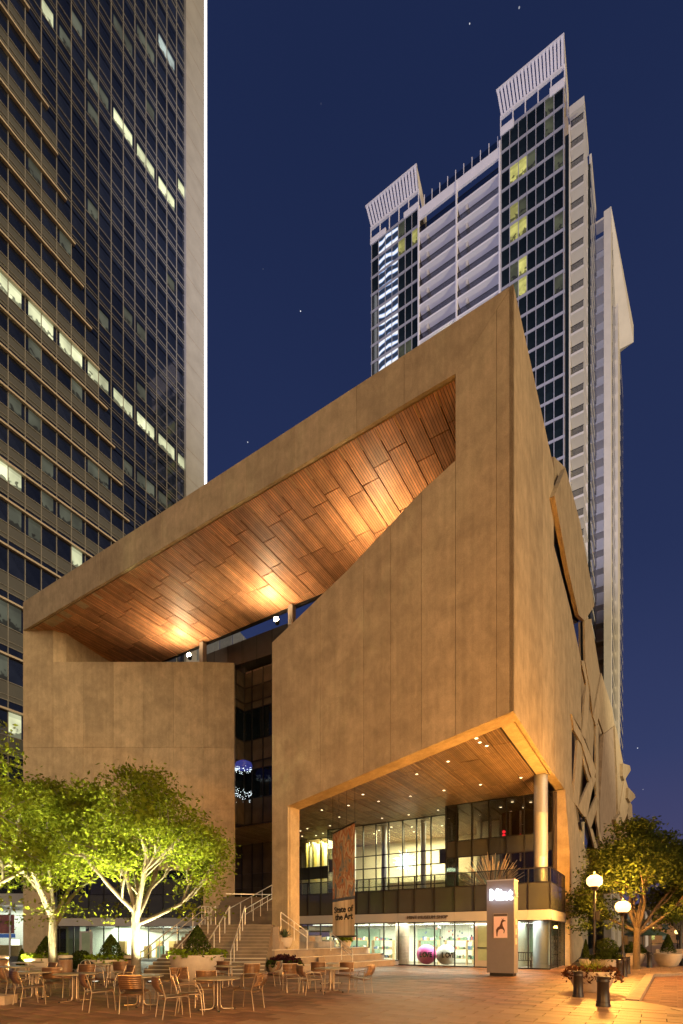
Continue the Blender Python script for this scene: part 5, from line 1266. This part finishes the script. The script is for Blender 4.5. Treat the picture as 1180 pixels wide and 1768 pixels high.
for k in range(9): piece('wind_screen', (1.2, .04, 1.7), (lerp(A1 + 1.6, A2 - 1.2, k / 8), .3, ZR + 2.0), MATS['balcony_glass'], res)
# a lit balcony room
piece('lit_room', (5.0, .1, 2.2), ((A1 + AM) / 2 + .8, 2.1, 122.2 - 7 * FH - FH + 1.5), M_WYEL, res)
light('balcony_lamp', 'POINT', (AM - 1.6, 1.5, 122.2 - 6 * FH - .5 - FH), 60, (1, .85, .5), res, .15)
# roof crowns: leaning louvred screens
def crown(a0, a1, zb_, zt_, lean, out, nf):
    cr_ = MB().prism([(a0 - out, -lean, zt_ - .25), (a1 + .1, -lean, zt_ - .25), (a1 + .1, -lean, zt_), (a0 - out, -lean, zt_)],
                     [(a0 - out, -lean + .3, zt_ - .25), (a1 + .1, -lean + .3, zt_ - .25), (a1 + .1, -lean + .3, zt_), (a0 - out, -lean + .3, zt_)]).build('roof_crown', M_TRIM, res)
    for k in range(nf):
        a = lerp(a0, a1, (k + .5) / nf); w = (a1 - a0) / nf * .68; t0 = lerp(a0 - out, a1 + .1, (k + .5) / nf)
        MB().prism([(t0 - w / 2, -lean + .05, zt_ - .26), (t0 + w / 2, -lean + .05, zt_ - .26), (a + w / 2, .1, zb_ + .2), (a - w / 2, .1, zb_ + .2)],
                   [(t0 - w / 2, -lean + .12, zt_ - .26), (t0 + w / 2, -lean + .12, zt_ - .26), (a + w / 2, .17, zb_ + .2), (a - w / 2, .17, zb_ + .2)]).build('louvre', M_TRIM, cr_)
    MB().box(a0 - .05, a1 + .1, .0, .35, zb_ - .1, zb_ + .25).build('crown_rail', M_TRIM, cr_)
    for k in range(6): MB().box(lerp(a0, a1, k / 5) - .07, lerp(a0, a1, k / 5) + .07, .1, .25, zb_ - 2.6, zb_).build('crown_post', M_TRIM, cr_)
    MB().box(a0, a1, .6, 8, zb_ - 2.5, zb_ - 2.3).build('crown_floor', M_TRIM2, cr_)
    MB().prism([(a1 + .1, -lean, zt_ - .1), (a1 + .1, 3.5, zt_ - 2.6), (a1 + .1, 3.5, zb_ - 3.0), (a1 + .1, .2, zb_)], [(a1 + .02, -lean, zt_ - .1), (a1 + .02, 3.5, zt_ - 2.6), (a1 + .02, 3.5, zb_ - 3.0), (a1 + .02, .2, zb_)]).build('crown_side', M_TRIM2, cr_)
crown(A0, A1, 127.0, 130.2, 1.0, .5, 17)
crown(A2, A3, 128.0, 131.2, 1.0, .4, 19)
for a0, a1 in ((A2, A2 + 2.0), (A3 - 2.0, A3)): piece('parapet', (a1 - a0, .3, 1.2), ((a0 + a1) / 2, .05, 125.6), M_TRIM, res)
for a0, a1 in ((A0, A0 + 3.0), (A1 - 2.6, A1)): piece('parapet', (a1 - a0, .3, 1.0), ((a0 + a1) / 2, .05, 124.5), M_TRIM, res)
# side face: balcony stacks
MB().box(A3 - .5, A3 + .35, .3, 26, 0, ZR - 1.5).build('side_core', M_TRIMD, res)
piece('corner_glass', (.5, .05, 118), (A3 + .32, .28, 59), M_TGLS, res)
for r in range(38):
    z = 119.5 - r * FH
    for (x0, x1, b0, b1, nm) in ((A3 + .7, A3 + 2.45, 1.0, 6.6, 0), (A3 + 2.8, A3 + 4.1, 13.9, 15.5, 1)):
        s = piece('balcony_slab', (round(x1 - x0, 2), b1 - b0, .34), ((x0 + x1) / 2, (b0 + b1) / 2, z), M_TRIM2, res)
        if nm == 0 and r < 24:
            piece('balustrade', (round(x1 - x0 - .1, 2), .04, .9), (0, -(b1 - b0) / 2 + .04, .65), MATS['balcony_glass'], s)
            piece('handrail', (round(x1 - x0, 2), .06, .06), (0, -(b1 - b0) / 2 + .03, 1.12), M_DARK, s)
    piece('floor_band', (.06, 7.0, .3), (A3 + 2.8, 10.3, z - .1), M_TRIM2, res)
MB().box(A3 + .4, A3 + .68, 1.0, 6.8, 0, ZR - 2).build('balcony_back', M_TRIM2, res)
MB().box(A3 + .4, A3 + 2.4, 6.6, 6.72, 0, ZR - 2).build('balcony_end', M_TRIM2, res)
MB().box(A3 + .3, A3 + 2.76, 6.75, 13.8, 0, ZR - 2).build('side_bay', M_TGLS, res)
MB().box(A3 + 2.79, A3 + 4.2, 15.55, 16, 0, ZR - 6).build('balcony_back', M_TRIM2, res)
MB().box(A3 + .3, A3 + 2.78, 13.85, 26, 0, ZR - 6).build('balcony_back', M_TRIM2, res)
piece('parapet', (2.0, 5.8, 1.2), (A3 + 1.5, 3.9, 122.3), M_TRIM2, res)
piece('parapet', (.3, 7.0, 1.6), (A3 + 2.75, 10.3, ZR - 1.3), M_TRIM2, res)
# rear wing with blank end wall and a leaning roof crown
w0 = ond(1041, 345, 82.3); w1 = ond(1055.5, 352, 82.3); q0, q1 = toab(w0), toab(w1)
wing = MB().box(q0.x + .1, q1.x, q1.y - BT + .3, q1.y - BT + 34, 0, 118.2).build('rear_wing', M_TRIM2, res)
for r in range(38):
    z = 117.0 - r * FH
    piece('wing_band', (.2, 11.5, .4), (q1.x + .1, q1.y - BT + 16.5, z), M_TRIM2, res)
sw = MB()
for r in range(38):
    z = 117.0 - r * FH; sw.box(q1.x + .0, q1.x + .04, q1.y - BT + 2.5, q1.y - BT + 33, z - 2.5, z - .3)
sw.build('side_window', M_TGLS, res, kind='stuff')
MB().box(q1.x, q1.x + .45, q1.y - BT + 9.5, q1.y - BT + 15, 0, 116).build('wing_column', M_TRIM2, res)
MB().prism([(q1.x, q1.y - BT + .3, 118.3), (q1.x + 2.6, q1.y - BT + 16, 113.5), (q1.x + 2.6, q1.y - BT + 16, 110.5), (q1.x + .05, q1.y - BT + 14, 108.5)],
           [(q1.x - 1, q1.y - BT + .5, 118.3), (q1.x - 1, q1.y - BT + 17, 113.5), (q1.x - 1, q1.y - BT + 17, 110.5), (q1.x - 1, q1.y - BT + 15, 108.5)]).build('wing_crown', M_TRIM2, res)

# added floodlight masts out of view, standing in for city light on the tower
t = thing('added_flood_mast', 'added unseen floodlight mast across the street washing the apartment tower white', 'floodlight', W(10, -75, 14), ROT)
MB().tube([(0, 0, -14), (0, 0, 0)], .15, 8).build('pole', M_DARK, t)
MB().box(-.5, .5, -.3, .3, 0, .5).build('housing', M_DARK, t)
light('flood', 'SPOT', (0, .2, .8), 760000, (.72, .71, 1.0), t, .6, 40, (-.2, 1.0, .66))  # lamp of the added mast
t = thing('added_flood_mast', 'added unseen floodlight mast washing the cream side balconies of the apartment tower', 'floodlight', W(85, 20, 8), ROT)
MB().box(-.5, .5, -.3, .3, 0, .5).build('housing', M_DARK, t); MB().tube([(0, 0, -8), (0, 0, 0)], .12, 8).build('pole', M_DARK, t)
light('flood', 'SPOT', (-.3, .2, .8), 330000, (1.0, .86, .56), t, .6, 52, (-.9, .48, .62))  # lamp of the added mast
